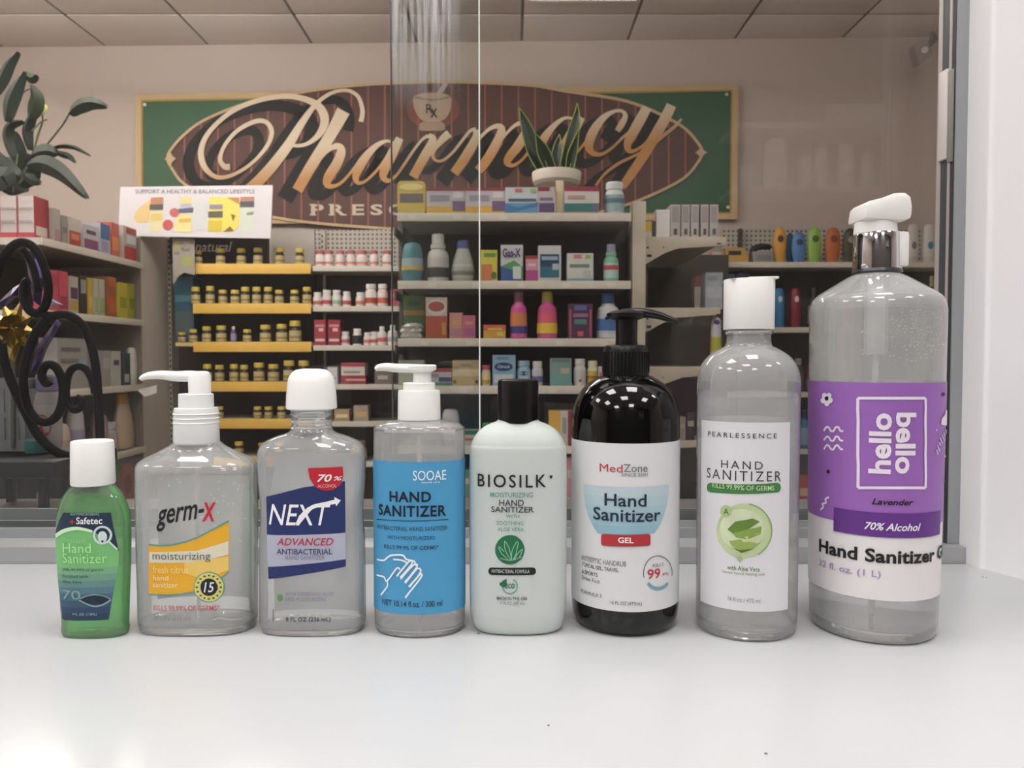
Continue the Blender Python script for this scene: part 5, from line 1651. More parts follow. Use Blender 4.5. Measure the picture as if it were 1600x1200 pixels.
carton_parts(r, '#b98a52', [(-.5, .2, .5, 1, '#bdb2b4'), (.0, .5, .45, .7, '#4f4864')])
r = put('s0', 1174, 1206, 393, 'grey plastic tray with black brush on top', 'tray', .08, 'tray')
link_part('tray_body', MB().prism([(-.45, 0), (.5, 0), (.5, 1), (-.5, 1)], -.5, .5).mesh('tray_body', M('#8d8d8d', .5)), r)
link_part('tray_front', MB().box(-.3, .4, -.53, -.49, .2, .7).mesh('tray_front', M('#77787a', .5)), r)
link_part('brush', MB().tube([(-.5, -.2, 1.0), (-.3, -.2, 1.35), (0, -.2, 1.5), (.3, -.2, 1.45), (.45, -.2, 1.3)], [.12, .25, .3, .28, .15], 8).mesh('brush', M('#26221f', .7)), r)
for a, b_, t, body, cap, lab_, dot, kind, d_ in ((135, 222, 650, '#2f78a8', '#2f78a8', None, ('#b9c9d2', .72, .2, .08), 'tottle', 'bright blue bottle with white dot'), (260, 350, 650, '#7c2338', '#7c2338', None, ('#c9bfc0', .72, .2, .08), 'tottle', 'wine red bottle with white dot'),
        (408, 496, 645, '#2c2f2b', '#1f1f1f', '#8d938b', None, 'tall', 'black bottle with pale grey label'), (560, 642, 655, '#2b3330', '#22302e', '#99a3a0', None, 'tall', 'dark green bottle with silver label'), (690, 772, 632, '#a8485a', '#b5b0b0', '#b05a66', None, 'pill', 'pink bottle with white cap'),
        (1180, 1250, 600, '#3a3648', '#56526a', '#4c4860', None, 'tall', 'dark violet bottle'), (1262, 1330, 640, '#2f2c38', '#8f8a98', '#77727f', None, 'oval', 'smoky grey bottle'), (1338, 1395, 555, '#38343c', '#8f8c50', '#5c5866', None, 'tall', 'dark bottle with olive cap')):
    r = put('s1', qx(a), qx(b_), qy(t), d_, 'shampoo_bottle')
    bottle_parts(r, kind, body, cap, lab_, dot)
for a, b_, t, h, d_ in ((1126, 1146, 428, '#3d5064', 'dark blue grey'), (1150, 1168, 428, '#2c3a5a', 'navy')):
    r = put('s1', a, b_, t, '%s carton above the white disc cap' % d_, depth=.06)
    carton_parts(r, h, [(-.4, .3, .3, .8, '#71828f'), (-.3, .3, .1, .2, '#8f9aa5')])
for a, b_, t, h, c in ((1216, 1236, 566, '#3b3634', '#4c4644'), (1238, 1256, 560, '#4a4241', '#9a938f'), (1257, 1275, 572, '#6c2f33', '#7c3a3c')):
    r = put('s2', a, b_, t, {'#3b3634': 'charcoal spray bottle', '#4a4241': 'umber bottle with silver cap', '#6c2f33': 'brick red bottle'}[h], 'spray_bottle')
    bottle_parts(r, 'tall', h, c, '#5f5654')
for a, b_, t, h, c in ((1215, 1233, 648, '#5c6672', '#3b4048'), (1247, 1266, 642, '#3f78a0', '#2c3a4c')):
    r = put('s3', a, b_, t, 'steel grey bottle' if a == 1215 else 'cornflower blue bottle between the two tall bottles', 'spray_bottle')
    bottle_parts(r, 'tall', h, c, '#7fa3bd' if a > 1240 else '#8d949a')
r = put('s4', 1250, 1272, 742, 'orange red carton between the two tall bottles', depth=.06)
carton_parts(r, '#a8503c', [(-.4, .4, .3, .55, '#c9a58a')])

# ------------------------------------------------------------------ side gondola running into the shop at the left
GX = -1.90
GY0, GY1 = 3.12, 3.97
un = thing('side_gondola', 'side gondola of boxed remedies running away beneath the peace lily', 'shelving', (GX - .22, 3.5, FLOOR_Z))
MB().box(GX - .46, GX - .43, GY0, GY1 + .3, FLOOR_Z, zat(412, 3.97)).build('back_panel', M('#6f675e', .7), un)
MB().box(GX - .43, GX - .02, GY1 + .012, GY1 + .03, FLOOR_Z, zat(371, 3.97)).build('end_panel', M('#7d746a', .6), un)
ep = MB()
ep.add([(GX - .02, GY1 + .02, FLOOR_Z), (X_(264, 4.26), 4.26, FLOOR_Z), (X_(264, 4.26), 4.26, zat(371, 4.26)), (GX - .02, GY1 + .02, zat(368, 3.97)),
        (GX - .04, GY1 + .03, FLOOR_Z), (X_(264, 4.26) - .02, 4.27, FLOOR_Z), (X_(264, 4.26) - .02, 4.27, zat(371, 4.26)), (GX - .04, GY1 + .03, zat(368, 3.97))],
       [(0, 1, 2, 3), (7, 6, 5, 4), (0, 4, 5, 1), (1, 5, 6, 2), (2, 6, 7, 3), (3, 7, 4, 0)])
ep.build('corner_panel', M('#b9b0a6', .55, vary=.04, scale=4), un)
GZ = []
for k, (py, Y) in enumerate(((412, 3.97), (501, 3.97), (601, 3.97), (698, 3.97), (778, 3.97))):
    z = zat(py, Y)
    GZ.append(z)
    s = MB().box(GX - .43, GX - .006, GY0, GY1, z - .02, z).build('shelf', M('#8d857b', .5), un)
    MB().box(GX - .008, GX + .002, GY0, GY1, z - .028, z + .003).build('price_strip', strip_mat, s, bevel=.001)
    MB().box(GX - .43, GX - .006, GY0 - .004, GY0 + .004, z - .028, z + .001).build('shelf_end', strip_mat, s)
    SHELVES['g%d' % k] = sh = Shelf('g%d' % k, GY0, z, 'the %s side gondola shelf' % ('top', 'second', 'third', 'fourth', 'lowest')[k], 'boxes on the side gondola')
def gside(k, xa_, xb_, ytop, desc, name='carton', cat='box', depth=.07, back=.02):
    """product whose front looks across the aisle (+x); its front spans xa..xb in the photo"""
    s = SHELVES['g%d' % k]
    xf = GX - back
    ya, yb = xf * F / (xa_ - 800), xf * F / (xb_ - 800)
    h = max(.03, zat(ytop, ya) - s.z)
    r = thing(name, None, None, (xf - depth / 2, (ya + yb) / 2, s.z + .001))
    r.scale = (yb - ya - .004, depth, h)
    r.rotation_euler = (0, 0, math.pi / 2)
    s.items.append((xa_, r, desc, cat))
    return r
def gfront(k, x0, x1, ytop, Y, desc, name='carton', cat='box', depth=.06):
    s = SHELVES['g%d' % k]
    w = (x1 - x0) / F * Y
    r = thing(name, None, None, ((x0 + x1) / 2 / F * Y - 800 / F * Y, Y + depth / 2, s.z + .001))
    r.scale = (w, depth, zat(ytop, Y) - s.z)
    s.items.append((x0, r, desc, cat))
    return r
for a, b_ in ((5, 31), (33, 58)):
    r = gfront(0, a, b_, 306, 3.13, 'tall white carton with red foot facing the window', depth=.10)
    carton_parts(r, '#c0bab8', [(-.5, .5, .0, .13, '#b04a56'), (-.4, .4, .35, .42, '#a39d9c'), (-.4, .4, .68, .73, '#aaa4a3'), (-.5, -.46, 0, 1, '#b0606a')])
    link_part('side_panel', pmesh(('redside',), lambda: MB().box(.49, .51, -.5, .5, 0, 1).mesh('side_panel', M('#9c3340', .45), smooth=False)), r)
    link_part('side_print', pmesh(('redside2',), lambda: MB().box(.5, .52, -.4, .35, .08, .3).mesh('side_print', M('#c9b9b0', .45), smooth=False)), r)
r = gfront(0, -24, 4, 316, 3.13, 'white carton cut by the picture edge', depth=.05)
carton_parts(r, '#bcb6b4', [(-.5, .5, .0, .1, '#b04a56')])
for a, b_, t, h, pn, d_ in (
        (88, 99, 325, '#aaa49c', [(-.4, .4, .0, .4, '#b0808a')], 'pale carton with rosy foot'),
        (101, 110, 336, '#8d877f', [(-.4, .4, .4, .6, '#6f6a66')], 'drab grey carton'),
        (111, 131, 338, '#b9b0ac', [(-.45, .45, .05, .55, '#a03c40'), (-.3, .3, .25, .45, '#c47a52')], 'white carton with red fruit picture'),
        (134, 158, 349, '#b4b0b4', [(-.45, .45, .1, .45, '#77486a'), (-.3, .3, .65, .8, '#4a4650')], 'white carton with purple patch'),
        (160, 176, 348, '#a3a8b4', [(-.45, .45, .5, 1, '#3c5f8f'), (-.4, .3, .1, .45, '#8d86a6')], 'carton with blue top half'),
        (178, 190, 347, '#b0584a', [(-.4, .4, .2, .6, '#c9804e')], 'tall coral orange carton'),
        (196, 217, 352, '#a5a09c', [(-.45, .45, .0, .42, '#a8413e'), (-.3, .45, .8, .98, '#a03a3c'), (-.2, .4, .5, .75, '#b9bcc4')], 'silver carton with red ends')):
    r = gside(0, a, b_, t, d_)
    carton_parts(r, h, pn)
for a, b_, t, h, pn, d_ in (
        (80, 94, 421, '#b04a5c', [(-.4, .4, .6, .9, '#a03a4c')], 'raspberry carton'),
        (95, 109, 423, '#b5485a', [(-.4, .4, .1, .4, '#8f3040')], 'raspberry carton'),
        (111, 125, 431, '#a8a29a', [(-.45, .45, .1, .35, '#a88a4a'), (-.4, .4, .4, .7, '#4a3450')], 'white carton with plum band and green fruit'),
        (126, 138, 430, '#2f2a2c', [(-.3, .4, .55, .9, '#8d8a90')], 'black carton with grey top'),
        (140, 147, 434, '#b59a3c', [(-.4, .4, .2, .5, '#c2a85a')], 'slim mustard carton'),
        (149, 156, 435, '#aaa69c', [(-.4, .4, .1, .5, '#8fa06a')], 'slim white carton with green foot'),
        (157, 166, 436, '#a8a49a', [(-.4, .4, .1, .5, '#8a9c66')], 'slim white carton with green foot'),
        (170, 184, 432, '#8f5a3c', [(-.4, .4, .75, 1, '#a85a42'), (-.4, .4, .1, .5, '#b0583c')], 'tan carton with orange top'),
        (188, 201, 441, '#b0a63c', [(-.4, .4, .3, .6, '#8a8a2c')], 'lemon yellow carton'),
        (203, 212, 443, '#8f9034', [(-.4, .4, .3, .6, '#6f6f28')], 'olive yellow carton')):
    r = gside(1, a, b_, t, d_)
    carton_parts(r, h, pn)
for a, b_, t, h, pn, d_ in (
        (160, 173, 548, '#8d8a88', [(-.4, .4, .5, .8, '#9c9a98')], 'plain grey carton'),
        (175, 189, 549, '#a8a6a4', [(-.3, .3, .6, .75, '#3c4458')], 'pale carton with small navy square'),
        (192, 204, 552, '#33403f', [(-.3, .3, .1, .35, '#a9a5a6')], 'dark teal carton')):
    r = gside(2, a, b_, t, d_)
    carton_parts(r, h, pn)
r = gside(2, 207, 219, 543, 'upright white tube', 'tube', 'tube', .05)
bottle_parts(r, 'tottle', '#b5b3b0', '#a9a7a4', '#c0bebb')
r = gside(2, 90, 137, 528, 'large grey white leaflet box behind the iron scroll', depth=.08)
carton_parts(r, '#8f8d8c', [(-.4, .25, .74, .82, '#5f5e60'), (-.4, .25, .52, .6, '#6a696b'), (.2, .48, .35, .6, '#7f93a8')])
for a, b_, t, bd, cp, lb, d_, kd in ((190, 216, 615, '#a89a86', '#a8813c', '#b0987c', 'cream lotion bottle with amber cap', 'oval'), (173, 188, 661, '#9c9498', '#a8a4a4', '#a08c92', 'short milky bottle', 'pill'), (160, 172, 625, '#77686c', '#6a6a3c', '#84747a', 'tall mauve bottle with olive cap', 'tall'), (122, 138, 640, '#a09ca0', '#8d8a8f', '#857f9a', 'pale bottle with lilac label', 'tottle')):
    r = gside(3, a, b_, t, d_, 'lotion_bottle', 'bottle', .08)
    bottle_parts(r, kd, bd, cp, lb)
r = gside(3, 88, 118, 665, 'round shouldered cream lotion bottle behind the iron scroll', 'lotion_bottle', 'bottle', .07)
bottle_parts(r, 'tottle', '#b5a898', '#a89a90', '#a8928e')
r = gside(4, 172, 186, 730, 'mossy green carton', 'carton', 'box')
carton_parts(r, '#4a6a36', [(-.4, .4, .4, .7, '#7a4a3c')])
r = gside(4, 188, 206, 728, 'brick carton with berry picture', 'carton', 'box')
carton_parts(r, '#8a4a3c', [('e', 0, .5, .3, .25, '#6a2a30')])

# peace lily on top of the side gondola
lx, ly = -2.27, 3.45
ZB = GZ[0] + .001
pl = thing('peace_lily', 'leafy dark green peace lily above the white and red cartons', 'plant', (lx, ly, ZB))
MB().lathe(lx, ly, [(ZB, .07), (ZB + .004, .075), (ZB + .16, .1), (ZB + .175, .104), (ZB + .18, .1), (ZB + .165, .09)], 28).build('pot', M('#202426', .5), pl)
lf = M('#1b271d', .55, vary=.25, scale=14)
lf2 = M('#26341f', .55, vary=.2, scale=14)
def leaf(pts, w, Y, mat=lf, tilt=.03, stem=None):
    """leaf blade along pixel points; w widest half width in px"""
    q = catmull(pts, 5)
    n_ = len(q)
    m = MB()
    rows = []
    for i, (a, c) in enumerate(q):
        t = i / (n_ - 1)
        p = P(a, c, Y - tilt * t)
        a2, c2 = q[min(i + 1, n_ - 1)]
        a1, c1 = q[max(i - 1, 0)]
        tx, tz = a2 - a1, -(c2 - c1)
        L = math.hypot(tx, tz) or 1
        nx, nz = -tz / L, tx / L
        ww = 1.35 * w / F * Y * (math.sin(math.pi * min(1, t * .92 + .06)) ** .75 * (1 - .25 * t)) + .0006
        rows.append([(p.x - nx * ww, p.y + .012, p.z - nz * ww), (p.x, p.y - .006, p.z), (p.x + nx * ww, p.y + .016, p.z + nz * ww)])
    for i in range(n_ - 1):
        for j_ in (0, 1):
            qd = [rows[i][j_], rows[i][j_ + 1], rows[i + 1][j_ + 1], rows[i + 1][j_]]
            m.add(qd, [(0, 1, 2, 3)])
            m.add([(v[0], v[1] + .0015, v[2]) for v in qd], [(3, 2, 1, 0)])
    o = m.build('leaf', mat, pl, angle=80)
    if stem:
        s_ = catmull(stem, 5)
        MB().tube([P(a, c, Y + (ly - Y) * .3) for a, c in s_], .0035, 6).build('stem', lf2, o)
leaf([(-12, 150), (0, 125), (12, 100), (28, 81)], 9, 3.3)
leaf([(9, 190), (14, 160), (24, 135), (38, 112)], 11, 3.25)
leaf([(38, 112), (48, 122), (57, 117)], 6, 3.24, lf2)
leaf([(46, 185), (52, 168), (54, 150), (47, 132)], 11, 3.28, lf2)
leaf([(20, 250), (10, 215), (14, 195), (36, 189)], 8, 3.3)
leaf([(45, 235), (40, 205), (46, 185), (58, 150)], 8, 3.33)
leaf([(108, 178), (122, 165), (142, 160), (166, 166)], 10, 3.2, lf, .0, [(108, 178), (98, 195), (84, 213), (72, 228), (50, 260)])
leaf([(48, 245), (60, 238), (75, 236), (88, 240)], 11, 3.22)
leaf([(85, 230), (95, 227), (115, 230), (140, 243)], 3, 3.2, lf, 0)
leaf([(82, 236), (95, 240), (106, 244), (115, 254)], 4, 3.21)
leaf([(42, 258), (65, 255), (95, 270), (135, 310)], 12, 3.19)
leaf([(45, 262), (40, 272), (50, 282), (62, 285)], 7, 3.23)
leaf([(30, 275), (10, 265), (-5, 250), (-20, 225)], 12, 3.25)
leaf([(34, 285), (28, 260), (28, 235), (22, 205)], 10, 3.35)
leaf([(30, 290), (45, 275), (48, 262), (60, 250)], 12, 3.3)
leaf([(15, 292), (5, 275), (-8, 285), (-20, 300)], 14, 3.2)
leaf([(20, 268), (35, 262), (42, 250), (44, 240)], 15, 3.36)
leaf([(0, 250), (15, 262), (25, 275), (38, 300)], 16, 3.38)
leaf([(5, 300), (15, 285), (25, 275), (30, 262)], 20, 3.4)
leaf([(64, 178), (66, 170), (66, 165), (62, 162)], 4, 3.3, M('#a9b06a', .5), 0, [(66, 178), (66, 192), (58, 215), (50, 250)])
for st in ([(28, 160), (36, 145), (48, 139), (64, 143)], [(50, 205), (58, 196), (66, 189), (74, 187)], [(62, 205), (56, 225), (50, 250)], [(20, 300), (24, 270), (28, 240)]):
    MB().tube([P(a, c, 3.28) for a, c in catmull(st, 4)], .003, 6).build('stem', M('#59644a', .5), pl)

# ------------------------------------------------------------------ PHARMACY sign on the back wall
SG = Plane(WALL_Y - .03, WALL_S)
u_, v_ = SG.hit(683, 240)
sg = thing('pharmacy_sign', 'wide green pharmacy sign with maroon striped oval and gold script lettering', 'sign', (u_, SG.Y0 + SG.s * u_, v_ - .45))
cream = M('#c3ab84', .5, vary=.05, scale=10)
outer = [(213, 148), (1153, 132), (1151, 343), (213, 352)]
board = poly(SG, [(218, 152), (1148, 137), (1146, 338), (218, 347)], 'board', M('#2c5a3c', .45, vary=.06, scale=3), sg, -.015, .02)
gold_in = M('#a8873c', .5)
for i in range(4):
    p, q = outer[i], outer[(i + 1) % 4]
    cx, cy = 683, 243
    def inn(a, d):
        return (a[0] + (d if a[0] < cx else -d), a[1] + (d if a[1] < cy else -d))
    poly(SG, [p, q, inn(q, 9), inn(p, 9)], 'frame_side', cream, sg, -.012, .022)
    poly(SG, [inn(p, 9), inn(q, 9), inn(q, 11.5), inn(p, 11.5)], 'frame_inner_line', gold_in, sg, .004, .004)
for x, y in ((227, 164), (1135, 148), (1137, 324)):
    poly(SG, ellipse(x, y, 2.6, 2.6, 10), 'screw', M('#c9cfc4', .4, metal=.5), sg, .004, .004)
oval_top = [(264, 248), (272, 232), (290, 212), (320, 190), (375, 167), (437, 153), (505, 141), (575, 134), (640, 131), (690, 130), (747, 131), (835, 136), (880, 144), (962, 156), (1005, 169), (1042, 186), (1070, 203), (1087, 222), (1096, 239)]
oval_bot = [(1087, 258), (1067, 280), (1030, 300), (1000, 313), (975, 322), (900, 341), (800, 354), (690, 360), (622, 359), (575, 356), (500, 350), (427, 340), (350, 318), (292, 290), (272, 266)]
oval = poly(SG, oval_top + oval_bot, 'oval_panel', M('#55332c', .5, vary=.06, scale=4), sg, .003, .012)
def yr(x, l):
    l = sorted(l)
    return float(np.interp(x, [a for a, _ in l], [c for _, c in l]))
x = 290.0
while x < 1085:
    t_, b_ = yr(x, oval_top) + 2, yr(x, oval_bot) - 2
    poly(SG, [(x - 1.3, t_), (x + 1.3, t_), (x + 1.3, b_), (x - 1.3, b_)], 'stripe', M('#8d5a4c', .5), oval, .0152, .001)
    x += 26.0
stroke(SG, oval_top + oval_bot, 4.2, 'oval_rim', cream, oval, .013, True, 3, .008)
for c, s in ((268, -1), (1093, 1)):
    cy = 250 if s < 0 else 240
    poly(SG, [(c - 8, cy), (c - 2, cy - 5), (c, cy - 14), (c + 4, cy - 5), (c + 10, cy), (c + 4, cy + 5), (c, cy + 14), (c - 2, cy + 5)], 'finial', cream, oval, .02, .004)

gold = bpy.data.materials.new('gold_letter')
gold.use_nodes = True
nt = gold.node_tree
bs = nt.nodes['Principled BSDF']
bs.inputs['Roughness'].default_value = .45
tc = nt.nodes.new('ShaderNodeTexCoord')
sx = nt.nodes.new('ShaderNodeSeparateXYZ')
nt.links.new(tc.outputs['Object'], sx.inputs[0])
# printed blend: cream at the top of the letters to orange gold at their feet, rising with the script
ma = nt.nodes.new('ShaderNodeMath')
ma.operation = 'MULTIPLY_ADD'
ma.inputs[1].default_value = -.10
nt.links.new(sx.outputs[0], ma.inputs[0])
nt.links.new(sx.outputs[2], ma.inputs[2])
cr = nt.nodes.new('ShaderNodeValToRGB')
cr.color_ramp.elements[0].color = lin('#b98242')
cr.color_ramp.elements[1].color = lin('#dccbb0')
mr = nt.nodes.new('ShaderNodeMapRange')
mr.inputs[1].default_value, mr.inputs[2].default_value = .38, .56
nt.links.new(ma.outputs[0], mr.inputs[0])
nt.links.new(mr.outputs[0], cr.inputs[0])
nt.links.new(cr.outputs[0], bs.inputs['Base Color'])
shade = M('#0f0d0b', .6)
A4 = lambda l: [(200 + a * .25, 120 + c * .25, w * .25) for a, c, w in l]
A5 = lambda l: [(560 + a * .25, 100 + c * .25, w * .25) for a, c, w in l]
A6 = lambda l: [(880 + a * .25, 100 + c * .25, w * .25) for a, c, w in l]
script = [
    ('letter_p', [A4([(1460, 288, 26), (1470, 220, 24), (1445, 135, 20), (1385, 95, 18), (1310, 98, 18), (1240, 130, 20), (1170, 190, 26), (1090, 300, 40), (1010, 430, 54), (920, 550, 60), (840, 640, 62), (770, 700, 56), (690, 745, 36), (600, 770, 20), (520, 745, 24), (480, 700, 40)]),
                  A4([(645, 568, 34), (610, 565, 30), (585, 520, 22), (610, 440, 20), (690, 345, 22), (800, 287, 24), (870, 290, 24), (905, 345, 26), (885, 425, 22), (810, 520, 18), (720, 590, 18), (620, 632, 20), (545, 625, 24), (485, 565, 32), (465, 475, 32), (500, 375, 26), (590, 275, 24), (700, 200, 26), (850, 148, 26), (1000, 130, 26), (1120, 150, 32), (1205, 200, 44), (1235, 280, 48), (1205, 360, 36), (1140, 418, 22), (1075, 437, 18), (1010, 430, 16)])]),
    ('letter_h', [A4([(1352, 220, 78), (1310, 300, 70), (1250, 405, 64), (1150, 565, 62), (1065, 715, 62)]),
                  A4([(1150, 620, 8), (1190, 545, 14), (1250, 470, 22), (1310, 440, 34), (1338, 470, 48), (1310, 550, 56), (1260, 630, 54), (1250, 675, 40), (1285, 690, 22), (1340, 665, 16), (1400, 600, 14), (1450, 530, 12)])]),
    ('letter_a', [A5([(225, 500, 10), (180, 488, 16), (120, 515, 28), (60, 575, 44), (10, 650, 52), (-12, 712, 38), (5, 748, 20), (50, 735, 14), (110, 680, 14), (165, 610, 14), (210, 530, 14)]),
                  A5([(262, 470, 42), (215, 570, 54), (170, 660, 52), (160, 712, 38), (190, 735, 22), (235, 708, 14), (285, 640, 14), (345, 550, 14), (400, 480, 14), (440, 455, 18)])]),
    ('letter_r', [A5([(440, 452, 26), (468, 480, 42), (430, 560, 54), (385, 640, 54), (345, 712, 52)]),
                  A5([(570, 440, 44), (530, 475, 40), (485, 530, 24), (465, 575, 14), (485, 608, 14), (530, 608, 14), (590, 560, 14), (650, 485, 14), (700, 425, 16), (735, 415, 22)])]),
    ('letter_m', [A5([(735, 418, 28), (738, 465, 46), (690, 555, 54), (635, 640, 54), (600, 688, 50)]),
                  A5([(680, 590, 8), (740, 495, 14), (810, 420, 18), (870, 395, 28), (895, 425, 44), (850, 530, 54), (790, 625, 54), (750, 672, 50)]),
                  A5([(840, 570, 8), (910, 460, 14), (980, 390, 18), (1030, 380, 30), (1048, 425, 46), (1000, 515, 54), (945, 585, 48), (930, 622, 36), (965, 640, 20), (1015, 612, 14), (1065, 555, 14), (1120, 490, 14)])]),
    ('letter_a', [A5([(1345, 350, 12), (1290, 345, 16), (1230, 385, 28), (1170, 455, 44), (1130, 530, 50), (1115, 592, 36), (1138, 625, 20), (1185, 608, 14), (1255, 525, 14), (1325, 405, 14)]),
                  A5([(1392, 340, 42), (1345, 430, 54), (1305, 515, 52), (1292, 565, 36), (1320, 583, 20), (1370, 550, 14), (1430, 480, 14)])]),
    ('letter_c', [A6([(335, 425, 30), (365, 378, 36), (385, 330, 26), (360, 300, 16), (305, 307, 20), (240, 352, 38), (185, 430, 52), (158, 510, 50), (180, 560, 32), (235, 570, 18), (300, 532, 14), (365, 470, 14), (410, 430, 12)])]),
    ('letter_y', [A6([(520, 278, 52), (475, 360, 58), (425, 450, 54), (398, 510, 42), (412, 550, 26), (460, 540, 16), (520, 490, 14), (570, 420, 12)]),
                  A6([(672, 265, 56), (620, 370, 60), (545, 500, 60), (475, 615, 54), (410, 710, 50), (365, 775, 40)]),
                  A6([(200, 765, 12), (260, 690, 14), (340, 630, 16), (420, 590, 14), (500, 550, 14), (570, 500, 16), (640, 440, 18), (695, 395, 16), (735, 350, 12)])]),
]
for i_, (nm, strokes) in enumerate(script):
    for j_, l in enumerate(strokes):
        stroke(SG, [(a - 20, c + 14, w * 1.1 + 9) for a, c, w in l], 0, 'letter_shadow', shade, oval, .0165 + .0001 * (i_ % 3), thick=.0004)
for i_, (nm, strokes) in enumerate(script):
    for j_, l in enumerate(strokes):
        stroke(SG, [(a, c, w * 1.1 + .4) for a, c, w in l], 0, nm, gold, oval, .0195 + .0004 * j_ + .0002 * (i_ % 2), thick=.002)
# mortar and pestle emblem
B5 = lambda l: [(560 + p[0] * .25, 100 + p[1] * .25) for p in l]
poly(SG, B5(ellipse(468, 290, 165, 120, 28)), 'emblem_halo', M('#7c4038', .5), oval, .0153, .0006)
bowl = poly(SG, B5(catmull([(356, 205), (465, 186), (570, 205), (582, 260), (565, 320), (520, 362), (410, 362), (368, 320), (346, 260)], 3, True)), 'mortar_bowl', M('#b39a86', .5), oval, .0165, .004)
poly(SG, B5([(385, 378), (412, 366), (518, 366), (540, 380), (545, 415), (520, 425), (400, 425), (380, 415)]), 'mortar_foot', M('#a88d7a', .5), oval, .0165, .004)
stroke(SG, [(560 + 355 * .25, 100 + 215 * .25, 3), (560 + 465 * .25, 100 + 232 * .25, 3), (560 + 572 * .25, 100 + 215 * .25, 3)], 3, 'mortar_rim', M('#8d7464', .5), oval, .021)
stroke(SG, [(560 + 505 * .25, 100 + 195 * .25, 7), (560 + 550 * .25, 100 + 125 * .25, 8)], 7, 'pestle', M('#b8a595', .5), oval, .0165, smooth=2, thick=.004)
text(SG, 'R', (560 + 425 * .25, 100 + 258 * .25, 560 + 468 * .25, 100 + 315 * .25), shade, bowl, .01, off=.022)
text(SG, 'x', (560 + 452 * .25, 100 + 285 * .25, 560 + 496 * .25, 100 + 342 * .25), shade, bowl, .01, off=.022)
pw = M('#c9bba8', .5)
WORD = 'PRESCRIPTIONS'
x = 487.0
wid = dict(P=20, R=24, E=20, S=19, C=20, I=9, T=20, O=22, N=24)
for ch in WORD:
    w = wid[ch]
    text(SG, ch, (x, 320, x + w, 337), pw, oval, .03, off=.016)
    if ch in 'PRITN':
        for (xa_, xb_, y) in ((x - 2, x + 8, 336.5),) + (((x + w - 7, x + w + 2, 336.5),) if ch in 'RN' else ()) + (((x - 2, x + 6, 320.5),) if ch in 'PRN' else ()):
            poly(SG, [(xa_, y - 1), (xb_, y - 1), (xb_, y + 1), (xa_, y + 1)], 'letter_serif', pw, oval, .0162)
    x += w + 9.5

# ------------------------------------------------------------------ ceiling-corner security camera
kx, ky = X_(1443, 4.15), 4.15
sc_ = thing('security_camera', 'small white speaker box tilted under the ceiling near the window frame', 'speaker', (kx, ky + .1, zat(100, 4.15)))
c0, c1 = P(1430, 76, 4.15), P(1462, 60, 4.15)
m = MB()
qd = [P(1428, 72, 4.1), P(1448, 58, 4.1), P(1459, 84, 4.1), P(1437, 102, 4.1)]
m.add([tuple(p) for p in qd] + [(p.x + .02, p.y + .1, p.z + .02) for p in qd], [(0, 1, 2, 3), (7, 6, 5, 4), (0, 4, 5, 1), (1, 5, 6, 2), (2, 6, 7, 3), (3, 7, 4, 0)])
bdy = m.build('housing', M('#a39a98', .5), sc_, bevel=.004)
MB().tube([P(1452, 70, 4.2), P(1458, 52, 4.22), P(1463, 60, 4.25), (P(1466, 66, 4.25).x, bwy(2.2), zat(66, 4.25))], .012, 8).build('bracket', M('#8d8583', .5), sc_)
lens = MB().tube([P(1445, 78, 4.099), P(1445, 78, 4.085)], .016, 14).build('lens_ring', M('#c9c4c2', .4), bdy)

# ------------------------------------------------------------------ wrought iron stand with basket and foil pinwheel on the inner ledge
iron = M('#060606', .5, spec=.3, vary=.2, scale=60, bump=.1)
IY = .885
st = thing('iron_stand', 'black wrought iron scroll stand on the grey ledge behind the glass', 'stand', (X_(40, IY), IY, 0))
def I(l, w, name='scroll', Y=IY, flat=.7):
    q = catmull([(a * .3, 360 + c * .3) for a, c in l], 5)
    return MB().tube([P(a, c, Y) for a, c in q], w / F * Y / 2, 10, flat).build(name, iron, st, angle=70)
I([(525, 1135), (518, 1000), (510, 850), (495, 690), (460, 550), (405, 470), (335, 438), (255, 458), (185, 535), (135, 670), (122, 800), (145, 920), (195, 985), (250, 997), (300, 960), (327, 880), (325, 790), (300, 725), (265, 698), (230, 712), (218, 755), (240, 795), (265, 780)], 14)
I([(495, 850), (480, 780), (445, 722), (402, 708), (362, 740), (345, 820), (352, 895), (385, 935), (420, 920), (425, 885), (400, 870)], 12)
I([(-40, 520), (5, 640), (55, 780), (125, 930), (195, 1060), (275, 1140), (370, 1175), (470, 1165), (520, 1120)], 15, Y=IY + .012)
I([(-20, 240), (10, 150), (60, 85), (115, 62), (170, 85), (215, 150), (245, 250), (250, 335), (228, 405), (190, 432), (148, 410), (122, 345), (128, 280), (150, 262)], 14)
I([(190, 432), (250, 440), (335, 440)], 11)
I([(120, 100), (160, 160), (185, 240), (200, 330)], 12, Y=IY + .01)
ty0 = ground(40, 745, .05)
MB().box(X_(-60, IY), X_(106, IY), IY - .03, IY + .11, zat(742, IY), zat(716, IY)).build('tray', iron, st, bevel=.004)
for px in (72, -40):
    for yy in (IY - .02, IY + .05):
        MB().box(X_(px, IY), X_(px + 11, IY), yy, yy + .008, 0.0, zat(740, IY)).build('leg', iron, st)
bk_ = thing('plastic_basket', 'grey plastic basket with oblong slots on the iron stand', 'basket', (X_(10, .96), .955, zat(716, IY)))
bz0, bz1 = zat(716, IY) + .001, zat(592, .95)
gm = M('#97979b', .5, vary=.04)
bxa, bxb = X_(-60, .95), X_(44, .95)
zs = [bz0, bz0 + (bz1 - bz0) * .16, bz0 + (bz1 - bz0) * .46, bz0 + (bz1 - bz0) * .54, bz0 + (bz1 - bz0) * .86, bz1]
m = MB()
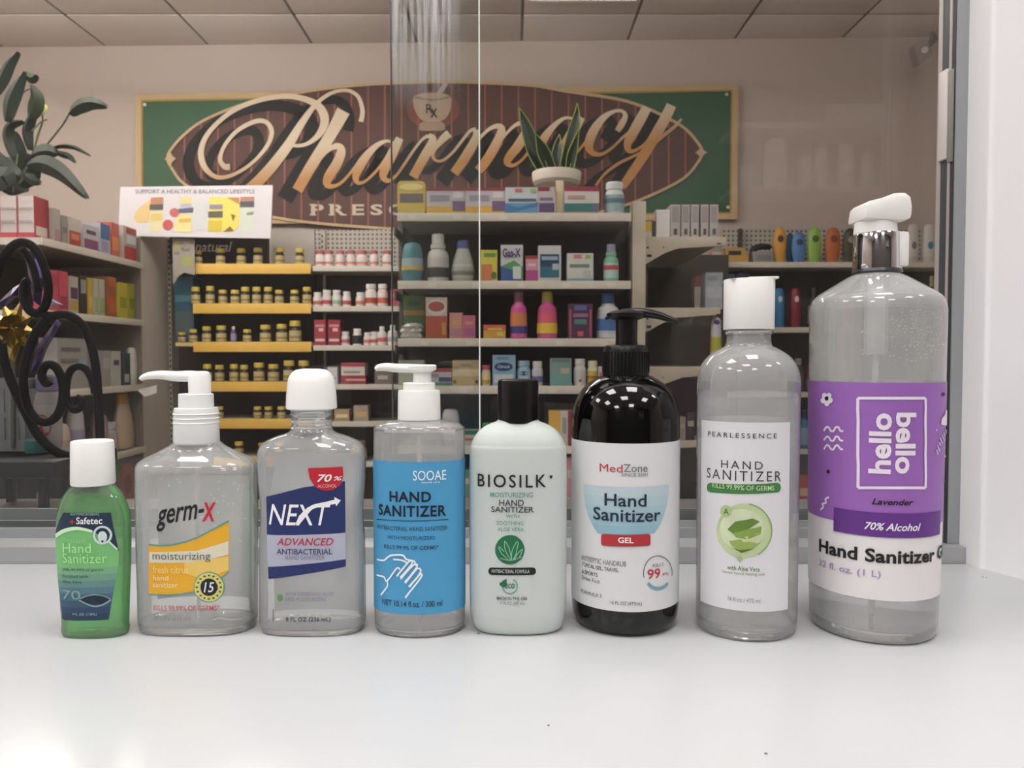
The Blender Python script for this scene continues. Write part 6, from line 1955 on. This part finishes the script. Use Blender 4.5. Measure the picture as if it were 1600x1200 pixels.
for a, c in ((0, 1), (2, 3), (4, 5)):
    m.box(bxa, bxb, .942, .945, zs[a], zs[c])
    m.box(bxb - .003, bxb, .945, .99, zs[a], zs[c])
nsl = 9
for i in range(nsl + 1):
    xx = bxa + (bxb - bxa - .006) * i / nsl
    m.box(xx, xx + .0055, .9425, .9448, zs[0], zs[5])
m.build('front_wall', gm, bk_)
MB().box(bxa, bxb, .945, .99, bz0, bz0 + .003).build('basket_floor', gm, bk_)
MB().box(bxa, bxb, .987, .99, bz0, bz1).build('back_wall', gm, bk_)
tl = MB().lathe(X_(55, .93), .93, [(bz0, .012), (bz0 + .002, .013), (bz0 + .015, .013), (bz0 + .017, .011)], 18).build('small_tub', M('#4f8688', .5), None)
tl['label'] = 'small teal tub half hidden by the iron scroll beside the basket'
tl['category'] = 'tub'
db = thing('detergent_bottle', 'white bottle with violet cap and red swirl label behind the iron scroll', 'bottle', (X_(74, .968), .968, bz0))
db.scale = (38 / F * .968, 38 / F * .968, zat(585, .968) - bz0)
bottle_parts(db, 'pill', '#b5b0b2', '#8f8ab0', '#c2bab8', ('#b8564c', .32, .4, .16))
# foil pinwheel: gold and purple folded petals
pw_ = thing('foil_pinwheel', 'gold and purple foil bow tucked behind the iron scroll', 'bow', (X_(20, .93), .93, zat(716, IY)))
gf = M('#b39a34', .18, metal=.85, vary=.25, scale=80)
pf = M('#3c2f6c', .25, metal=.5, vary=.2, scale=50)
def petal(l, mat, Y, bulge=.012):
    """folded foil petal: outline in px with a raised centre ridge"""
    c = (sum(p[0] for p in l) / len(l), sum(p[1] for p in l) / len(l))
    m = MB()
    pc = P(c[0], c[1], Y - bulge)
    ring = [tuple(P(a, b_, Y)) for a, b_ in l]
    back_ = [(a, b_ + .0015, d) for a, b_, d in ring]
    n_ = len(l)
    m.v = ring + back_ + [tuple(pc)]
    m.f = [(i, (i + 1) % n_, 2 * n_) for i in range(n_)] + [tuple(range(2 * n_ - 1, n_ - 1, -1))] + [(i, i + n_, (i + 1) % n_ + n_, (i + 1) % n_) for i in range(n_)]
    return m.build('petal', mat, pw_, smooth=False)
for k in range(9):
    a0 = k * 40 + 10
    r_ = 46 if k % 2 else 38
    cx, cy = 18, 512
    tip = (cx + r_ * math.cos(math.radians(a0)), cy + r_ * math.sin(math.radians(a0)))
    l_ = (cx + 22 * math.cos(math.radians(a0 - 24)), cy + 22 * math.sin(math.radians(a0 - 24)))
    rr = (cx + 22 * math.cos(math.radians(a0 + 24)), cy + 22 * math.sin(math.radians(a0 + 24)))
    petal([(cx, cy), l_, tip, rr], gf, .925 - .002 * (k % 3))
petal([(8, 520), (35, 528), (22, 566), (14, 560)], gf, .922)
petal([(38, 385), (55, 398), (68, 435), (62, 478), (52, 470), (44, 430)], pf, .915)
petal([(-5, 475), (20, 450), (34, 442), (28, 462), (5, 480)], pf, .92)
petal([(88, 500), (95, 505), (72, 545), (60, 580), (48, 582), (55, 545)], pf, .92)
petal([(78, 465), (98, 476), (80, 479)], M('#8f86b8', .2, metal=.7), .92)
MB().tube([P(20, 540, .935), P(20, 640, .94), P(20, 700, .94)], .0025, 8).build('stick', M('#7c7a72', .5), pw_)
# small white bottle on the ledge
wy = .915
wb = thing('dropper_bottle', 'tiny white bottle on the grey ledge under the iron stand', 'bottle', (X_(62, wy), wy, 0))
z1 = zat(752, wy)
MB().lathe(X_(62, wy), wy, [(0, .005), (.001, .0058), (z1 * .5, .0058), (z1 * .62, .0035), (z1 * .66, .003)], 18).build('body', M('#b5b5bd', .4), wb)
MB().lathe(X_(62, wy), wy, [(z1 * .64, .0032), (z1 * .97, .0026), (z1, .002)], 16).build('cap', M('#a9a9b5', .4), wb)
# white paper sign edge poking out near the side gondola
tg_ = thing('shelf_flag', 'small white paper flag sticking out beside the side gondola', 'flag', (X_(228, 3.9), 3.9, zat(620, 3.9)))
poly(Plane(3.9), [(214, 609), (245, 602), (245, 614), (226, 620)], 'paper', M('#d6d4d0', .5), tg_, 0, .002)
MB().tube([P(236, 612, 3.905), P(236, 612, 4.0)], .003, 6).build('clip', M('#8d8a86', .5), tg_)

# ------------------------------------------------------------------ counter side shelf behind the camera, seen as a faint reflection in the panes
MY = YB + .28
ws = thing('storage_shelf', 'white storage shelf mirrored faintly in the window glass', 'shelf', (1.35, YB + .14, 1.0))
mir = lambda px, py: P(px, py, 1.43 - MY)           # mirrored place for a pane at 0.715
a, c = mir(1150, 288), mir(1400, 288)
MB().box(a.x, c.x, YB, MY, a.z - .03, a.z).build('board', M('#c2beb8', .5), ws)
a2 = mir(1150, 188)
MB().box(a.x, c.x, YB, MY, a2.z - .03, a2.z).build('board', M('#c2beb8', .5), ws)
for k, (x0, x1, yt, h) in enumerate(((1166, 1186, 248, '#d6d2ca'), (1203, 1243, 207, '#e6e4e0'), (1262, 1282, 236, '#d6d2ca'), (1284, 1308, 222, '#d6d2ca'), (1324, 1350, 218, '#d6d2ca'), (1360, 1380, 232, '#d6d2ca'))):
    p, q = mir(x0, yt), mir(x1, yt)
    r = thing('stock_bottle', None, None, ((p.x + q.x) / 2, MY - .08, a.z + .001))
    w = q.x - p.x
    r.scale = (w, w * .8, p.z - a.z - .002)
    r.rotation_euler = (0, 0, math.pi)
    setlabel(r, ('squat cream jar', 'big white round-shouldered bottle', 'small buff bottle', 'pale grey bottle', 'ivory bottle', 'off-white small bottle')[k] + ' mirrored in the glass right of the sign', 'bottle', 'stock bottles mirrored in the glass')
    bottle_parts(r, 'tottle' if k == 1 else 'pill', h, h, '#d2cec8')
p, q = mir(1330, 130), mir(1430, 160)
nb_ = MB().box(p.x, q.x, YB, YB + .01, q.z, p.z).build('notice_board', M('#e2dccb', .6), None)
setlabel(nb_, 'pale oblong notice mirrored in the glass near the ceiling', 'notice')

finish_labels()
for o in list(scene.objects):
    if 'haze' in o.keys():
        del o['haze']
dups = {k: v for k, v in LABELS.items() if len(v) > 1}
print('DUPLICATE LABELS', dups)
